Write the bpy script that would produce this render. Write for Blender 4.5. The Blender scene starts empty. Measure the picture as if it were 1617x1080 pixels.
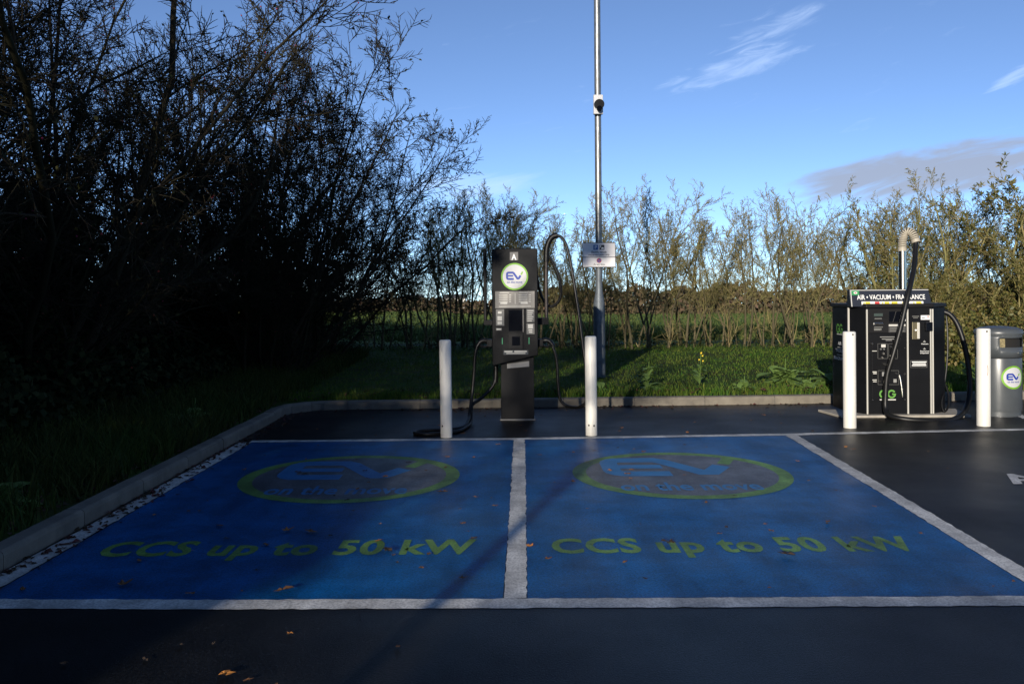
import bpy, math, random
import numpy as np
from mathutils import Vector, Matrix

# ------------------------------------------------------------------ camera, sky, sun, exposure
SC = bpy.context.scene
COL = SC.collection
R = math.radians
SUN_EL, SUN_AZ = 11.5, 196.6          # azimuth measured clockwise from +Y (the view direction)

cam_d = bpy.data.cameras.new('camera')
cam = bpy.data.objects.new('camera', cam_d); COL.objects.link(cam)
cam_d.sensor_width = 36.0; cam_d.lens = 36.0 * 1400 / 1617
cam_d.shift_y = -(540 - 458) / 1617
cam_d.clip_start = 0.05; cam_d.clip_end = 6000
cam.matrix_world = Matrix.Translation((0, 0, 1.5)) @ Matrix.Rotation(R(90), 4, 'X') @ Matrix.Rotation(R(-0.4), 4, 'Z')
SC.camera = cam
SC.render.resolution_x, SC.render.resolution_y = 1024, 683
SC.view_settings.view_transform = 'Standard'
SC.view_settings.look = 'None'
SC.view_settings.gamma = 1.0
SC.view_settings.exposure = 0.22
SC.view_settings.use_curve_mapping = False
try:
    SC.cycles.max_bounces = 3; SC.cycles.diffuse_bounces = 1; SC.cycles.glossy_bounces = 2
    SC.cycles.use_denoising = True; SC.cycles.use_adaptive_sampling = True; SC.cycles.adaptive_threshold = 0.02
except Exception:
    pass

def build_world():
    w = bpy.data.worlds.new('World'); SC.world = w; w.use_nodes = True
    nt = w.node_tree; N = nt.nodes; L = nt.links; N.clear()
    def node(t, **k):
        n = N.new(t)
        for a, b in k.items(): setattr(n, a, b)
        return n
    def math_(op, a, b=None, c=None, clamp=False):
        n = node('ShaderNodeMath', operation=op, use_clamp=clamp)
        for i, v in enumerate((a, b, c)):
            if v is None: continue
            if isinstance(v, (int, float)): n.inputs[i].default_value = v
            else: L.new(v, n.inputs[i])
        return n.outputs[0]
    def sstep(v, a, b):
        n = node('ShaderNodeMapRange', interpolation_type='SMOOTHSTEP')
        L.new(v, n.inputs[0]); n.inputs[1].default_value = a; n.inputs[2].default_value = b
        return n.outputs[0]
    out = node('ShaderNodeOutputWorld'); bg = node('ShaderNodeBackground')
    bg.inputs['Strength'].default_value = 0.15
    sky = node('ShaderNodeTexSky', sky_type='NISHITA')
    sky.sun_disc = False; sky.sun_elevation = R(SUN_EL); sky.sun_rotation = R(SUN_AZ)
    sky.altitude = 50; sky.air_density = 0.48; sky.dust_density = 0.0; sky.ozone_density = 3.2
    tc = node('ShaderNodeTexCoord'); sep = node('ShaderNodeSeparateXYZ')
    L.new(tc.outputs['Generated'], sep.inputs[0])
    az = math_('ARCTAN2', sep.outputs[0], sep.outputs[1])
    el = math_('ARCSINE', sep.outputs[2])
    DEG = math.pi / 180
    def local(a0, e0, rot):
        da = math_('SUBTRACT', az, a0 * DEG); de = math_('SUBTRACT', el, e0 * DEG)
        c, s = math.cos(R(rot)), math.sin(R(rot))
        x = math_('ADD', math_('MULTIPLY', da, c), math_('MULTIPLY', de, s))
        y = math_('ADD', math_('MULTIPLY', da, -s), math_('MULTIPLY', de, c))
        return x, y
    def noise(x, y, sx, sy, detail, seed, dist=0.0):
        cb = node('ShaderNodeCombineXYZ')
        L.new(math_('MULTIPLY', x, sx), cb.inputs[0]); L.new(math_('MULTIPLY', y, sy), cb.inputs[1])
        cb.inputs[2].default_value = seed
        n = node('ShaderNodeTexNoise'); n.inputs['Scale'].default_value = 1.0
        n.inputs['Detail'].default_value = detail; n.inputs['Roughness'].default_value = 0.6
        n.inputs['Distortion'].default_value = dist
        L.new(cb.outputs[0], n.inputs['Vector'])
        return n.outputs['Fac']
    x0, y0 = local(0, 0, 14)
    n_hi = noise(x0, y0, 20.0, 95.0, 4, 1.7, 0.9)         # streaky, for high wisps
    n_lo = noise(x0, y0, 9.0, 42.0, 4, 4.4, 0.4)          # broader, for low grey banks
    def bank(a0, e0, rot, ra, re, n, lo, hi, gain):
        x, y = local(a0, e0, rot)
        x = math_('DIVIDE', x, ra * DEG); y = math_('DIVIDE', y, re * DEG)
        edge = math_('SUBTRACT', 1.0, math_('ADD', math_('MULTIPLY', x, x), math_('MULTIPLY', y, y)), clamp=True)
        return math_('MULTIPLY', math_('MULTIPLY', sstep(math_('ADD', n, math_('MULTIPLY', math_('SUBTRACT', edge, 0.6), 0.45)), lo, hi), sstep(edge, 0.0, 0.2)), gain)
    far = math_('MULTIPLY', sstep(n_hi, 0.62, 0.90), 0.14)         # scattered wisps all round the sky
    wisps = [bank(16.6, 15.6, 20, 4.6, 1.3, n_hi, 0.42, 0.90, 0.30),
             bank(14.0, 13.5, 13, 5.4, 1.0, n_hi, 0.32, 0.80, 0.34),
             bank(29.6, 11.6, 26, 2.0, 0.6, n_hi, 0.40, 0.85, 0.36),
             bank(-2.5, 6.8, 4, 7.0, 1.3, n_lo, 0.46, 0.90, 0.45)]
    grey = [bank(25.8, 6.5, 6, 11.0, 1.9, n_lo, 0.30, 0.60, 0.86),
            bank(60.0, 8.0, 5, 30.0, 3.0, n_lo, 0.40, 0.66, 0.8),
            bank(-75.0, 7.0, 4, 30.0, 2.4, n_lo, 0.42, 0.68, 0.8)]
    hsv = node('ShaderNodeHueSaturation'); hsv.inputs['Saturation'].default_value = 0.93
    hsv.inputs['Value'].default_value = 1.0
    L.new(sky.outputs[0], hsv.inputs['Color'])
    col = hsv.outputs[0]
    def mix(fac, c1, rgb):
        m = node('ShaderNodeMix', data_type='RGBA'); m.clamp_factor = True
        L.new(fac, m.inputs[0]); L.new(c1, m.inputs[6]); m.inputs[7].default_value = (*rgb, 1)
        return m.outputs[2]
    for f in [far] + wisps: col = mix(f, col, (4.6, 5.8, 8.0))
    for f in grey: col = mix(f, col, (2.25, 2.5, 3.15))
    L.new(col, bg.inputs['Color']); L.new(bg.outputs[0], out.inputs[0])
build_world()

sun_d = bpy.data.lights.new('sun', 'SUN'); sun_d.energy = 4.8; sun_d.angle = R(0.53); sun_d.color = (1.0, 0.91, 0.78)
sun = bpy.data.objects.new('sun', sun_d); COL.objects.link(sun)
_s = Vector((math.sin(R(SUN_AZ)) * math.cos(R(SUN_EL)), math.cos(R(SUN_AZ)) * math.cos(R(SUN_EL)), math.sin(R(SUN_EL))))
sun.rotation_euler = (-_s).to_track_quat('-Z', 'Y').to_euler()
sun.location = (-6, -20, 12)

# ------------------------------------------------------------------ materials
MATS = {}
def mat(name, rgb, rough=0.6, metal=0.0, var=0.0, vscale=8.0, bump=0.0, bscale=60.0, rgb2=None, spec=0.5,
        rvar=0.0, coat=0.0, island=0.0, stretch=None, trans=0.0, hard=None, speck=None):
    if name in MATS: return MATS[name]
    m = bpy.data.materials.new(name); m.use_nodes = True
    nt = m.node_tree; N = nt.nodes; L = nt.links
    b = N['Principled BSDF']
    b.inputs['Base Color'].default_value = (*rgb, 1); b.inputs['Roughness'].default_value = rough
    b.inputs['Metallic'].default_value = metal; b.inputs['Specular IOR Level'].default_value = spec
    b.inputs['Coat Weight'].default_value = coat
    tc = N.new('ShaderNodeTexCoord'); vec = tc.outputs['Object']
    if stretch:
        mp = N.new('ShaderNodeMapping'); mp.inputs['Scale'].default_value = stretch
        L.new(vec, mp.inputs['Vector']); vec = mp.outputs[0]
    def noise(scale, detail=6, rough_=0.6):
        n = N.new('ShaderNodeTexNoise'); n.inputs['Scale'].default_value = scale
        n.inputs['Detail'].default_value = detail; n.inputs['Roughness'].default_value = rough_
        L.new(vec, n.inputs['Vector']); return n.outputs['Fac']
    col = None
    if var > 0 or rgb2:
        c2 = rgb2 or tuple(max(0, c * (1 - var)) for c in rgb)
        c1 = rgb if rgb2 else tuple(c * (1 + var) for c in rgb)
        mr = N.new('ShaderNodeMapRange'); lo, hi = hard or (0.32, 0.68)
        mr.inputs[1].default_value = lo; mr.inputs[2].default_value = hi
        L.new(noise(vscale), mr.inputs[0])
        mx = N.new('ShaderNodeMix'); mx.data_type = 'RGBA'
        L.new(mr.outputs[0], mx.inputs[0]); mx.inputs[6].default_value = (*c1, 1); mx.inputs[7].default_value = (*c2, 1)
        col = mx.outputs[2]
    if speck:                              # aggregate showing through: fine light and dark grains
        sc, lo_, hi_, k1, k2 = speck
        mr = N.new('ShaderNodeMapRange'); mr.inputs[1].default_value = lo_; mr.inputs[2].default_value = hi_
        mr.inputs[3].default_value = k1; mr.inputs[4].default_value = k2
        L.new(noise(sc, 3, 0.7), mr.inputs[0])
        m2 = N.new('ShaderNodeMapRange'); m2.inputs[1].default_value = 0.40; m2.inputs[2].default_value = 0.60
        m2.inputs[3].default_value = 0.72; m2.inputs[4].default_value = 1.12
        L.new(noise(sc*0.045, 7, 0.7), m2.inputs[0])
        mm = N.new('ShaderNodeMath'); mm.operation = 'MULTIPLY'; L.new(mr.outputs[0], mm.inputs[0]); L.new(m2.outputs[0], mm.inputs[1])
        mp2 = N.new('ShaderNodeMapping'); mp2.inputs['Scale'].default_value = (3.4, 0.32, 1.0); L.new(vec, mp2.inputs['Vector'])   # wheel-worn streaks along the bays
        n3 = N.new('ShaderNodeTexNoise'); n3.inputs['Scale'].default_value = 1.0; n3.inputs['Detail'].default_value = 6; n3.inputs['Roughness'].default_value = 0.65
        L.new(mp2.outputs[0], n3.inputs['Vector'])
        m3 = N.new('ShaderNodeMapRange'); m3.inputs[1].default_value = 0.36; m3.inputs[2].default_value = 0.60; m3.inputs[3].default_value = 0.70; m3.inputs[4].default_value = 1.08
        L.new(n3.outputs['Fac'], m3.inputs[0])
        mm2 = N.new('ShaderNodeMath'); mm2.operation = 'MULTIPLY'; L.new(mm.outputs[0], mm2.inputs[0]); L.new(m3.outputs[0], mm2.inputs[1]); mm = mm2
        vm = N.new('ShaderNodeVectorMath'); vm.operation = 'SCALE'
        if col is not None: L.new(col, vm.inputs[0])
        else: vm.inputs[0].default_value = rgb
        L.new(mm.outputs[0], vm.inputs['Scale']); col = vm.outputs[0]
    if island > 0:
        geo = N.new('ShaderNodeNewGeometry')
        mr = N.new('ShaderNodeMapRange'); mr.inputs[3].default_value = 1 - island; mr.inputs[4].default_value = 1 + island
        L.new(geo.outputs['Random Per Island'], mr.inputs[0])
        hs = N.new('ShaderNodeHueSaturation')
        mh = N.new('ShaderNodeMapRange'); mh.inputs[3].default_value = 0.5 + 0.035 * island / 0.4; mh.inputs[4].default_value = 0.5 - 0.05 * island / 0.4
        L.new(geo.outputs['Random Per Island'], mh.inputs[0]); L.new(mh.outputs[0], hs.inputs['Hue'])
        L.new(mr.outputs[0], hs.inputs['Value'])
        if col is not None: L.new(col, hs.inputs['Color'])
        else: hs.inputs['Color'].default_value = (*rgb, 1)
        col = hs.outputs[0]
    if col is not None: L.new(col, b.inputs['Base Color'])
    if rvar > 0:
        mr = N.new('ShaderNodeMapRange'); mr.inputs[1].default_value = 0.3; mr.inputs[2].default_value = 0.7
        mr.inputs[3].default_value = max(0.03, rough - rvar); mr.inputs[4].default_value = min(1, rough + rvar)
        L.new(noise(vscale * 0.6, 4), mr.inputs[0]); L.new(mr.outputs[0], b.inputs['Roughness'])
    if bump > 0:
        bp = N.new('ShaderNodeBump'); bp.inputs['Strength'].default_value = 1.0; bp.inputs['Distance'].default_value = bump
        L.new(noise(bscale, 5, 0.65), bp.inputs['Height']); L.new(bp.outputs[0], b.inputs['Normal'])
    if trans > 0:
        tr = N.new('ShaderNodeBsdfTranslucent'); ms = N.new('ShaderNodeMixShader'); ms.inputs[0].default_value = trans
        if col is not None: L.new(col, tr.inputs['Color'])
        else: tr.inputs['Color'].default_value = (*rgb, 1)
        o = N['Material Output']; L.new(b.outputs[0], ms.inputs[1]); L.new(tr.outputs[0], ms.inputs[2]); L.new(ms.outputs[0], o.inputs[0])
    MATS[name] = m; return m

M = dict(
    asphalt=mat('asphalt', (0.0085, 0.0088, 0.0095), 0.42, var=0.35, vscale=0.9, bump=0.0022, bscale=110, speck=(75,0.42,0.64,0.5,2.1), rvar=0.12, spec=0.17),
    blue=mat('blue_bay_paint', (0.002, 0.104, 0.315), 0.38, spec=0.13, rgb2=(0.003, 0.080, 0.24), vscale=1.6, bump=0.0020, bscale=110, speck=(75,0.40,0.60,0.66,1.25), rvar=0.1, hard=(0.25, 0.75)),
    white=mat('white_line_paint', (0.74, 0.73, 0.69), 0.55, rgb2=(0.50, 0.49, 0.46), vscale=9, bump=0.0018, bscale=110, hard=(0.35, 0.8), speck=(70,0.38,0.56,0.66,1.06)),
    lime=mat('lime_road_paint', (0.165, 0.31, 0.07), 0.5, spec=0.2, rgb2=(0.12, 0.235, 0.06), vscale=6, bump=0.0018, bscale=110, speck=(80,0.38,0.58,0.66,1.15)),
    greydisc=mat('grey_road_paint', (0.115, 0.12, 0.135), 0.45, spec=0.25, var=0.2, vscale=4, bump=0.0018, bscale=110, speck=(80,0.38,0.58,0.6,1.2), rvar=0.08),
    logoblue=mat('logo_road_blue', (0.03, 0.16, 0.36), 0.45, spec=0.2, var=0.15, vscale=5, bump=0.001, bscale=130),
    kerb=mat('kerb_concrete', (0.215, 0.19, 0.15), 0.85, rgb2=(0.12, 0.105, 0.085), vscale=5, bump=0.002, bscale=70),
    mortar=mat('kerb_mortar', (0.10, 0.095, 0.085), 0.9, var=0.2),
    soil=mat('verge_turf', (0.045, 0.10, 0.014), 0.95, spec=0.1, rgb2=(0.042, 0.040, 0.018), vscale=2.2, bump=0.02, bscale=18),
    field=mat('field_grass', (0.06, 0.10, 0.025), 0.95, spec=0.1, rgb2=(0.12, 0.165, 0.035), vscale=0.08, bump=0.03, bscale=6),
    field_blade=mat('crop_blade', (0.070, 0.105, 0.030), 0.7, spec=0.1, island=0.3, trans=0.2),
    bark=mat('hawthorn_bark', (0.275, 0.245, 0.10), 0.9, spec=0.15, rgb2=(0.165, 0.15, 0.062), vscale=5, island=0.3),
    bark_o=mat('hawthorn_stem', (0.12, 0.10, 0.055), 0.9, rgb2=(0.065, 0.058, 0.034), vscale=4, spec=0.2),  # dark mossy bark, with some of the hedge's shade put into the colour
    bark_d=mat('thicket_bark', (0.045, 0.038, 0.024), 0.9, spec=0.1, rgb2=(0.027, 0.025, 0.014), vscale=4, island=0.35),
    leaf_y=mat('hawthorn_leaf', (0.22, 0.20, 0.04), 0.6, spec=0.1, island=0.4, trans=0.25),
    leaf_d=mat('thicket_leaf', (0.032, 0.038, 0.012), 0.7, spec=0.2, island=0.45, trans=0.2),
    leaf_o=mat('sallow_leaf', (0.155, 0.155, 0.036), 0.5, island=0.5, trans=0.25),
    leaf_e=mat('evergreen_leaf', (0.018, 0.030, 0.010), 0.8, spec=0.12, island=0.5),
    berry=mat('red_berry', (0.30, 0.012, 0.012), 0.35, island=0.3),
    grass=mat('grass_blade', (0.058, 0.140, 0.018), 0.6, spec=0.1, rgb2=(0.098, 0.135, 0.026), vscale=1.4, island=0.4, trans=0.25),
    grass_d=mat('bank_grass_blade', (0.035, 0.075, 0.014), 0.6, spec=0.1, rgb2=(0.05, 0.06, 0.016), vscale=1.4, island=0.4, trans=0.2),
    weed=mat('weed_leaf', (0.12, 0.21, 0.05), 0.55, island=0.3, trans=0.25),
    yellow=mat('yellow_petal', (0.7, 0.5, 0.02), 0.6),
    fallen=mat('fallen_leaf_brown', (0.14, 0.06, 0.02), 0.8, var=0.35, vscale=20),
    fallen2=mat('fallen_leaf_orange', (0.32, 0.13, 0.025), 0.75, var=0.3, vscale=20),
    fallen3=mat('fallen_leaf_dark', (0.045, 0.028, 0.016), 0.8, var=0.35, vscale=20),
    litter=mat('leaf_litter', (0.075, 0.038, 0.018), 0.85, island=0.6),
    bollard=mat('bollard_white', (0.74, 0.72, 0.66), 0.45, rgb2=(0.60, 0.57, 0.50), vscale=4, hard=(0.45, 0.8), stretch=(1,1,0.35)),
    hole=mat('dark_hole', (0.01, 0.009, 0.008), 0.9),
    blackpaint=mat('black_powder_coat', (0.005, 0.0055, 0.007), 0.46, spec=0.16, var=0.25, vscale=3, rvar=0.06),
    darkgrey=mat('dark_grey_steel', (0.011, 0.011, 0.012), 0.45, spec=0.2, var=0.2, vscale=4, rvar=0.08),
    screen=mat('screen_glass', (0.004, 0.005, 0.008), 0.12),
    rubber=mat('black_rubber', (0.007, 0.007, 0.007), 0.42, spec=0.35, var=0.2, vscale=15),
    decal=mat('silver_decal', (0.30, 0.29, 0.27), 0.5, var=0.12, vscale=9),
    print_w=mat('white_print', (0.78, 0.78, 0.76), 0.5),
    print_g=mat('grey_print', (0.55, 0.54, 0.50), 0.5),
    print_k=mat('dark_print', (0.03, 0.03, 0.035), 0.5),
    badge_w=mat('badge_white', (0.52, 0.52, 0.53), 0.4),
    badge_g=mat('badge_green', (0.16, 0.38, 0.02), 0.45),
    badge_b=mat('badge_blue', (0.006, 0.035, 0.30), 0.45),
    red=mat('print_red', (0.5, 0.03, 0.03), 0.5), yel=mat('print_yellow', (0.62, 0.5, 0.03), 0.5),
    signgreen=mat('print_green', (0.02, 0.24, 0.07), 0.5),
    galv=mat('galvanised_steel', (0.24, 0.245, 0.24), 0.42, metal=0.75, var=0.22, vscale=14, rvar=0.1),
    galv_d=mat('painted_post_base', (0.115, 0.135, 0.155), 0.5, metal=0.2, var=0.2, vscale=8),
    signface=mat('sign_face', (0.72, 0.70, 0.70), 0.4, var=0.05, vscale=4),
    chrome=mat('polished_steel', (0.62, 0.60, 0.56), 0.22, metal=1.0),
    strip=mat('aluminium_trim', (0.60, 0.58, 0.52), 0.4, metal=0.25),
    spring=mat('cream_spring', (0.42, 0.38, 0.30), 0.5, var=0.1),
    slab=mat('pale_concrete_slab', (0.36, 0.33, 0.28), 0.85, var=0.2, vscale=6, bump=0.001, bscale=80),
    bin=mat('bin_grey', (0.065, 0.073, 0.08), 0.35, var=0.12, vscale=3, rvar=0.06),
    binrust=mat('slot_grille', (0.22, 0.18, 0.09), 0.8, var=0.5, vscale=60),
    brick=mat('shop_brick', (0.26, 0.12, 0.08), 0.85, var=0.25, vscale=6),
    rooftile=mat('shop_roof', (0.09, 0.08, 0.075), 0.8, var=0.2, vscale=4),
    upvc=mat('shop_frame', (0.7, 0.7, 0.68), 0.4), glass=mat('shop_glass', (0.02, 0.025, 0.03), 0.08),
    grp=mat('cabinet_green', (0.035, 0.085, 0.045), 0.55, var=0.12, vscale=4),
    farwhite=mat('far_render', (0.75, 0.71, 0.65), 0.8), farroof=mat('far_roof', (0.10, 0.09, 0.085), 0.8),
    farhedge=mat('far_hedge_leaf', (0.085, 0.070, 0.032), 0.9, island=0.5),
    stick=mat('twig_litter', (0.08, 0.05, 0.03), 0.9),
)

# ------------------------------------------------------------------ mesh helpers
def mesh_arrays(name, verts, groups):
    """groups: list of (faces array (M,k), material index)."""
    me = bpy.data.meshes.new(name)
    verts = np.asarray(verts, np.float32).reshape(-1, 3)
    me.vertices.add(len(verts)); me.vertices.foreach_set('co', verts.ravel())
    idx, start, tot, mi, s = [], [], [], [], 0
    for f, m in groups:
        f = np.asarray(f, np.int32)
        if f.size == 0: continue
        n, k = f.shape
        idx.append(f.ravel()); start.append(s + np.arange(n) * k); tot.append(np.full(n, k)); mi.append(np.full(n, m)); s += n * k
    idx = np.concatenate(idx).astype(np.int32); start = np.concatenate(start).astype(np.int32)
    mi = np.concatenate(mi).astype(np.int32)
    me.loops.add(len(idx)); me.loops.foreach_set('vertex_index', idx)
    me.polygons.add(len(start)); me.polygons.foreach_set('loop_start', start)
    me.polygons.foreach_set('material_index', mi)
    me.update(calc_edges=True)
    return me

def link(name, me, mats, parent=None, smooth=False):
    for m in (mats if isinstance(mats, (list, tuple)) else [mats]):
        if m is not None: me.materials.append(m)
    if smooth: me.polygons.foreach_set('use_smooth', [True] * len(me.polygons))
    o = bpy.data.objects.new(name, me); COL.objects.link(o); o.parent = parent
    return o

class MB:
    def __init__(s): s.v = []; s.f = []
    def add(s, vs, fs):
        b = len(s.v); s.v += [tuple(v) for v in vs]; s.f += [tuple(i + b for i in f) for f in fs]; return s
    def box(s, x0, x1, y0, y1, z0, z1):
        return s.add([(x0,y0,z0),(x1,y0,z0),(x1,y1,z0),(x0,y1,z0),(x0,y0,z1),(x1,y0,z1),(x1,y1,z1),(x0,y1,z1)],
                     [(3,2,1,0),(4,5,6,7),(0,1,5,4),(1,2,6,5),(2,3,7,6),(3,0,4,7)])
    def prism_z(s, poly, z0, z1):                    # poly in xy, counter-clockwise
        n = len(poly)
        return s.add([(x,y,z0) for x,y in poly] + [(x,y,z1) for x,y in poly],
                     [tuple(range(n-1,-1,-1)), tuple(range(n,2*n))] + [(i,(i+1)%n,(i+1)%n+n,i+n) for i in range(n)])
    def prism_y(s, poly, y0, y1):                    # poly in xz, counter-clockwise seen from -y
        n = len(poly)
        return s.add([(x,y0,z) for x,z in poly] + [(x,y1,z) for x,z in poly],
                     [tuple(range(n)), tuple(range(2*n-1,n-1,-1))] + [((i+1)%n,i,i+n,(i+1)%n+n) for i in range(n)])
    def lathe(s, prof, n=32, cx=0, cy=0, sx=1, sy=1):   # prof list (r,z) bottom to top
        vs = []
        for r, z in prof:
            for k in range(n):
                a = 2*math.pi*k/n; vs.append((cx + sx*r*math.cos(a), cy + sy*r*math.sin(a), z))
        fs = []
        for i in range(len(prof)-1):
            for k in range(n): fs.append((i*n+k, i*n+(k+1)%n, (i+1)*n+(k+1)%n, (i+1)*n+k))
        fs.append(tuple(range(n-1,-1,-1))); fs.append(tuple(range((len(prof)-1)*n, len(prof)*n)))
        return s.add(vs, fs)
    def tube(s, pts, r, n=10, smooth=6, closed_ends=True):
        P = spline(pts, smooth) if smooth else [Vector(p) for p in pts]
        T = [(P[min(i+1,len(P)-1)] - P[max(i-1,0)]).normalized() for i in range(len(P))]
        u = T[0].orthogonal().normalized(); vs = []
        for i, p in enumerate(P):
            u = (u - T[i]*u.dot(T[i])).normalized(); w = T[i].cross(u)
            rr = r(i/(len(P)-1)) if callable(r) else r
            for k in range(n):
                a = 2*math.pi*k/n; vs.append(p + (u*math.cos(a) + w*math.sin(a))*rr)
        fs = [(i*n+k, i*n+(k+1)%n, (i+1)*n+(k+1)%n, (i+1)*n+k) for i in range(len(P)-1) for k in range(n)]
        fs.append(tuple(range(n-1,-1,-1))); fs.append(tuple(range((len(P)-1)*n, len(P)*n)))
        return s.add(vs, fs)
    def build(s, name, m, parent=None, smooth=False, bevel=0.0, auto=False):
        me = bpy.data.meshes.new(name); me.from_pydata(s.v, [], s.f); me.update()
        o = link(name, me, m, parent, smooth)
        if bevel > 0:
            b = o.modifiers.new('bevel', 'BEVEL'); b.width = bevel; b.segments = 2; b.limit_method = 'ANGLE'; b.angle_limit = R(35)
        if auto:
            for p in me.polygons: p.use_smooth = True
            me.set_sharp_from_angle(angle=R(40))
        return o

def spline(pts, sub):
    P = [Vector(p) for p in pts]; out = []
    for i in range(len(P)-1):
        a, b, c, d = P[max(i-1,0)], P[i], P[i+1], P[min(i+2,len(P)-1)]
        for k in range(sub):
            t = k/sub
            out.append(0.5*((2*b) + (c-a)*t + (2*a-5*b+4*c-d)*t*t + (3*b-a-3*c+d)*t**3))
    out.append(P[-1]); return out

def empty(name, loc, rz=0.0):
    o = bpy.data.objects.new(name, None); o.empty_display_size = 0.2; COL.objects.link(o)
    o.location = loc; o.rotation_euler = (0,0,rz); return o
def tag(o, label, cat, group=None):
    o['label'] = label; o['category'] = cat
    if group: o['group'] = group
    return o
def struct(o): o['kind'] = 'structure'; return o
def stuff(o, label=None, cat=None):
    o['kind'] = 'stuff'
    if label: o['label'] = label; o['category'] = cat
    return o

class Frame:       # a flat surface: origin, right and up vectors; text and print are laid on it
    def __init__(s, o, r, u): s.o, s.r, s.u = Vector(o), Vector(r).normalized(), Vector(u).normalized(); s.n = s.r.cross(s.u)
    def at(s, x, y, h=0.0): return s.o + s.r*x + s.u*y + s.n*h
GROUND = lambda z: Frame((0,0,z), (1,0,0), (0,1,0))
FRONT = lambda y: Frame((0,y,0), (1,0,0), (0,0,1))

def text(name, s, fr, x, y, w, h, m, parent, bold=0.0, lift=0.002, spacing=1.0, shear=0.0):
    """lettering whose box is w x h with its lower left corner at x, y on the frame"""
    cu = bpy.data.curves.new(name, 'FONT'); cu.body = s; cu.size = 1.0; cu.offset = bold; cu.space_character = spacing
    cu.resolution_u = 3
    tmp = bpy.data.objects.new(name, cu); COL.objects.link(tmp)
    dg = bpy.context.evaluated_depsgraph_get(); dg.update()
    me = bpy.data.meshes.new_from_object(tmp.evaluated_get(dg))
    bpy.data.objects.remove(tmp); bpy.data.curves.remove(cu)
    co = np.zeros(len(me.vertices)*3, np.float32); me.vertices.foreach_get('co', co); co = co.reshape(-1,3)
    lo, hi = co.min(0), co.max(0)
    for v in me.vertices:
        px = (v.co.x - lo[0])/(hi[0]-lo[0])*w + x; py = (v.co.y - lo[1])/(hi[1]-lo[1])*h + y
        v.co = fr.at(px + shear*(py-y), py, lift)
    me.materials.clear()
    return link(name, me, m, parent)

def plates(name, rects, fr, m, parent, lift=0.002):
    mb = MB()
    for x0, y0, x1, y1 in rects:
        mb.add([fr.at(x0,y0,lift), fr.at(x1,y0,lift), fr.at(x1,y1,lift), fr.at(x0,y1,lift)], [(0,1,2,3)])
    return mb.build(name, m, parent)

def disc(name, fr, x, y, r, m, parent, lift, r_in=0.0, n=48, sy=1.0):
    mb = MB(); A = [2*math.pi*k/n for k in range(n)]
    if r_in <= 0:
        mb.add([fr.at(x+r*math.cos(a), y+sy*r*math.sin(a), lift) for a in A], [tuple(range(n))])
    else:
        mb.add([fr.at(x+r*math.cos(a), y+sy*r*math.sin(a), lift) for a in A] + [fr.at(x+r_in*math.cos(a), y+sy*r_in*math.sin(a), lift) for a in A],
               [(k, (k+1)%n, (k+1)%n+n, k+n) for k in range(n)])
    return mb.build(name, m, parent)

def stroke(mb, fr, pts, w, lift):
    P = [Vector((p[0], p[1])) for p in pts]; L_, R_ = [], []
    for i, p in enumerate(P):
        a = (P[i]-P[i-1]).normalized() if i > 0 else None
        b = (P[i+1]-P[i]).normalized() if i < len(P)-1 else None
        t = ((a or b) + (b or a)).normalized(); n = Vector((-t.y, t.x))
        c = 1.0 if a is None or b is None else max(0.5, n.dot(Vector((-a.y, a.x))))
        L_.append(p + n*w/2/c); R_.append(p - n*w/2/c)
    n = len(P)
    mb.add([fr.at(q.x,q.y,lift) for q in L_] + [fr.at(q.x,q.y,lift) for q in R_], [(i+n, i+1+n, i+1, i) for i in range(n-1)])

class Sub:          # a scaled patch of another surface
    def __init__(s, fr, cx, cy, kx, ky): s.fr, s.cx, s.cy, s.kx, s.ky = fr, cx, cy, kx, ky
    def at(s, x, y, h=0.0): return s.fr.at(s.cx + x*s.kx, s.cy + y*s.ky, h)

def ev_logo(fr, cx, cy, s, parent, mblue, mgreen, lift, words=True, depth=1.0, wx=0.0, wy=-0.44, wh=0.13):
    """the EV emblem: rounded E running into a V whose right arm is a green tick; s = width"""
    sf = Sub(fr, cx, cy, s, s*depth)
    def q(px, py): return ((px-457)/295, (590-py)/295)
    arc = [q(445,646), q(360,646)] + [q(352-26*math.sin(R(a)), 620+26*math.cos(R(a))) for a in (15,40,65,90)]
    arc += [q(352-26*math.cos(R(a)), 559-26*math.sin(R(a))) for a in (0,25,50,75)] + [q(365,533), q(428,533), q(445,545), q(510,638), q(530,638), q(566,585)]
    mb = MB(); stroke(mb, sf, arc, 0.128, lift); stroke(mb, sf, [q(338,590), q(436,590)], 0.10, lift + 0.0006)
    mb.build('logo_letters', mblue, parent)
    mb = MB(); stroke(mb, sf, [q(574,572), q(603,518)], 0.09, lift); mb.build('logo_tick', mgreen, parent)
    if words:
        text('logo_words', 'on the move', fr, cx+(wx-0.45)*s, cy+wy*s*depth, 0.92*s, wh*s*depth, mblue, parent, bold=0.02, lift=lift)

# ------------------------------------------------------------------ ground, car park, kerbs, markings
def interp(tab, x):
    return float(np.interp(x, [t[0] for t in tab], [t[1] for t in tab]))
BACK = [(-2.76,11.20), (1.56,11.39), (4.04,11.51), (6.65,11.76), (12.0,12.25), (40,14.5)]     # foot of the back kerb
KX = -2.765                                                                                 # foot of the left kerb
FARL = [(-2.63,8.885), (0.06,8.93), (2.83,9.085), (5.40,9.30), (9.0,9.62)]                   # far painted line

def ground_z(x, y):
    """height of the land away from the tarmac"""
    z = 0.095
    if x < KX-0.12: z += 0.34*min(1.0, max(0.0, (KX-0.4-x)/4.0))**1.2
    if y > 13: z += 0.12*min(1, (y-13)/6.0)
    if y > 21.5: z -= (y-21.5)*0.0178
    return z

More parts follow.
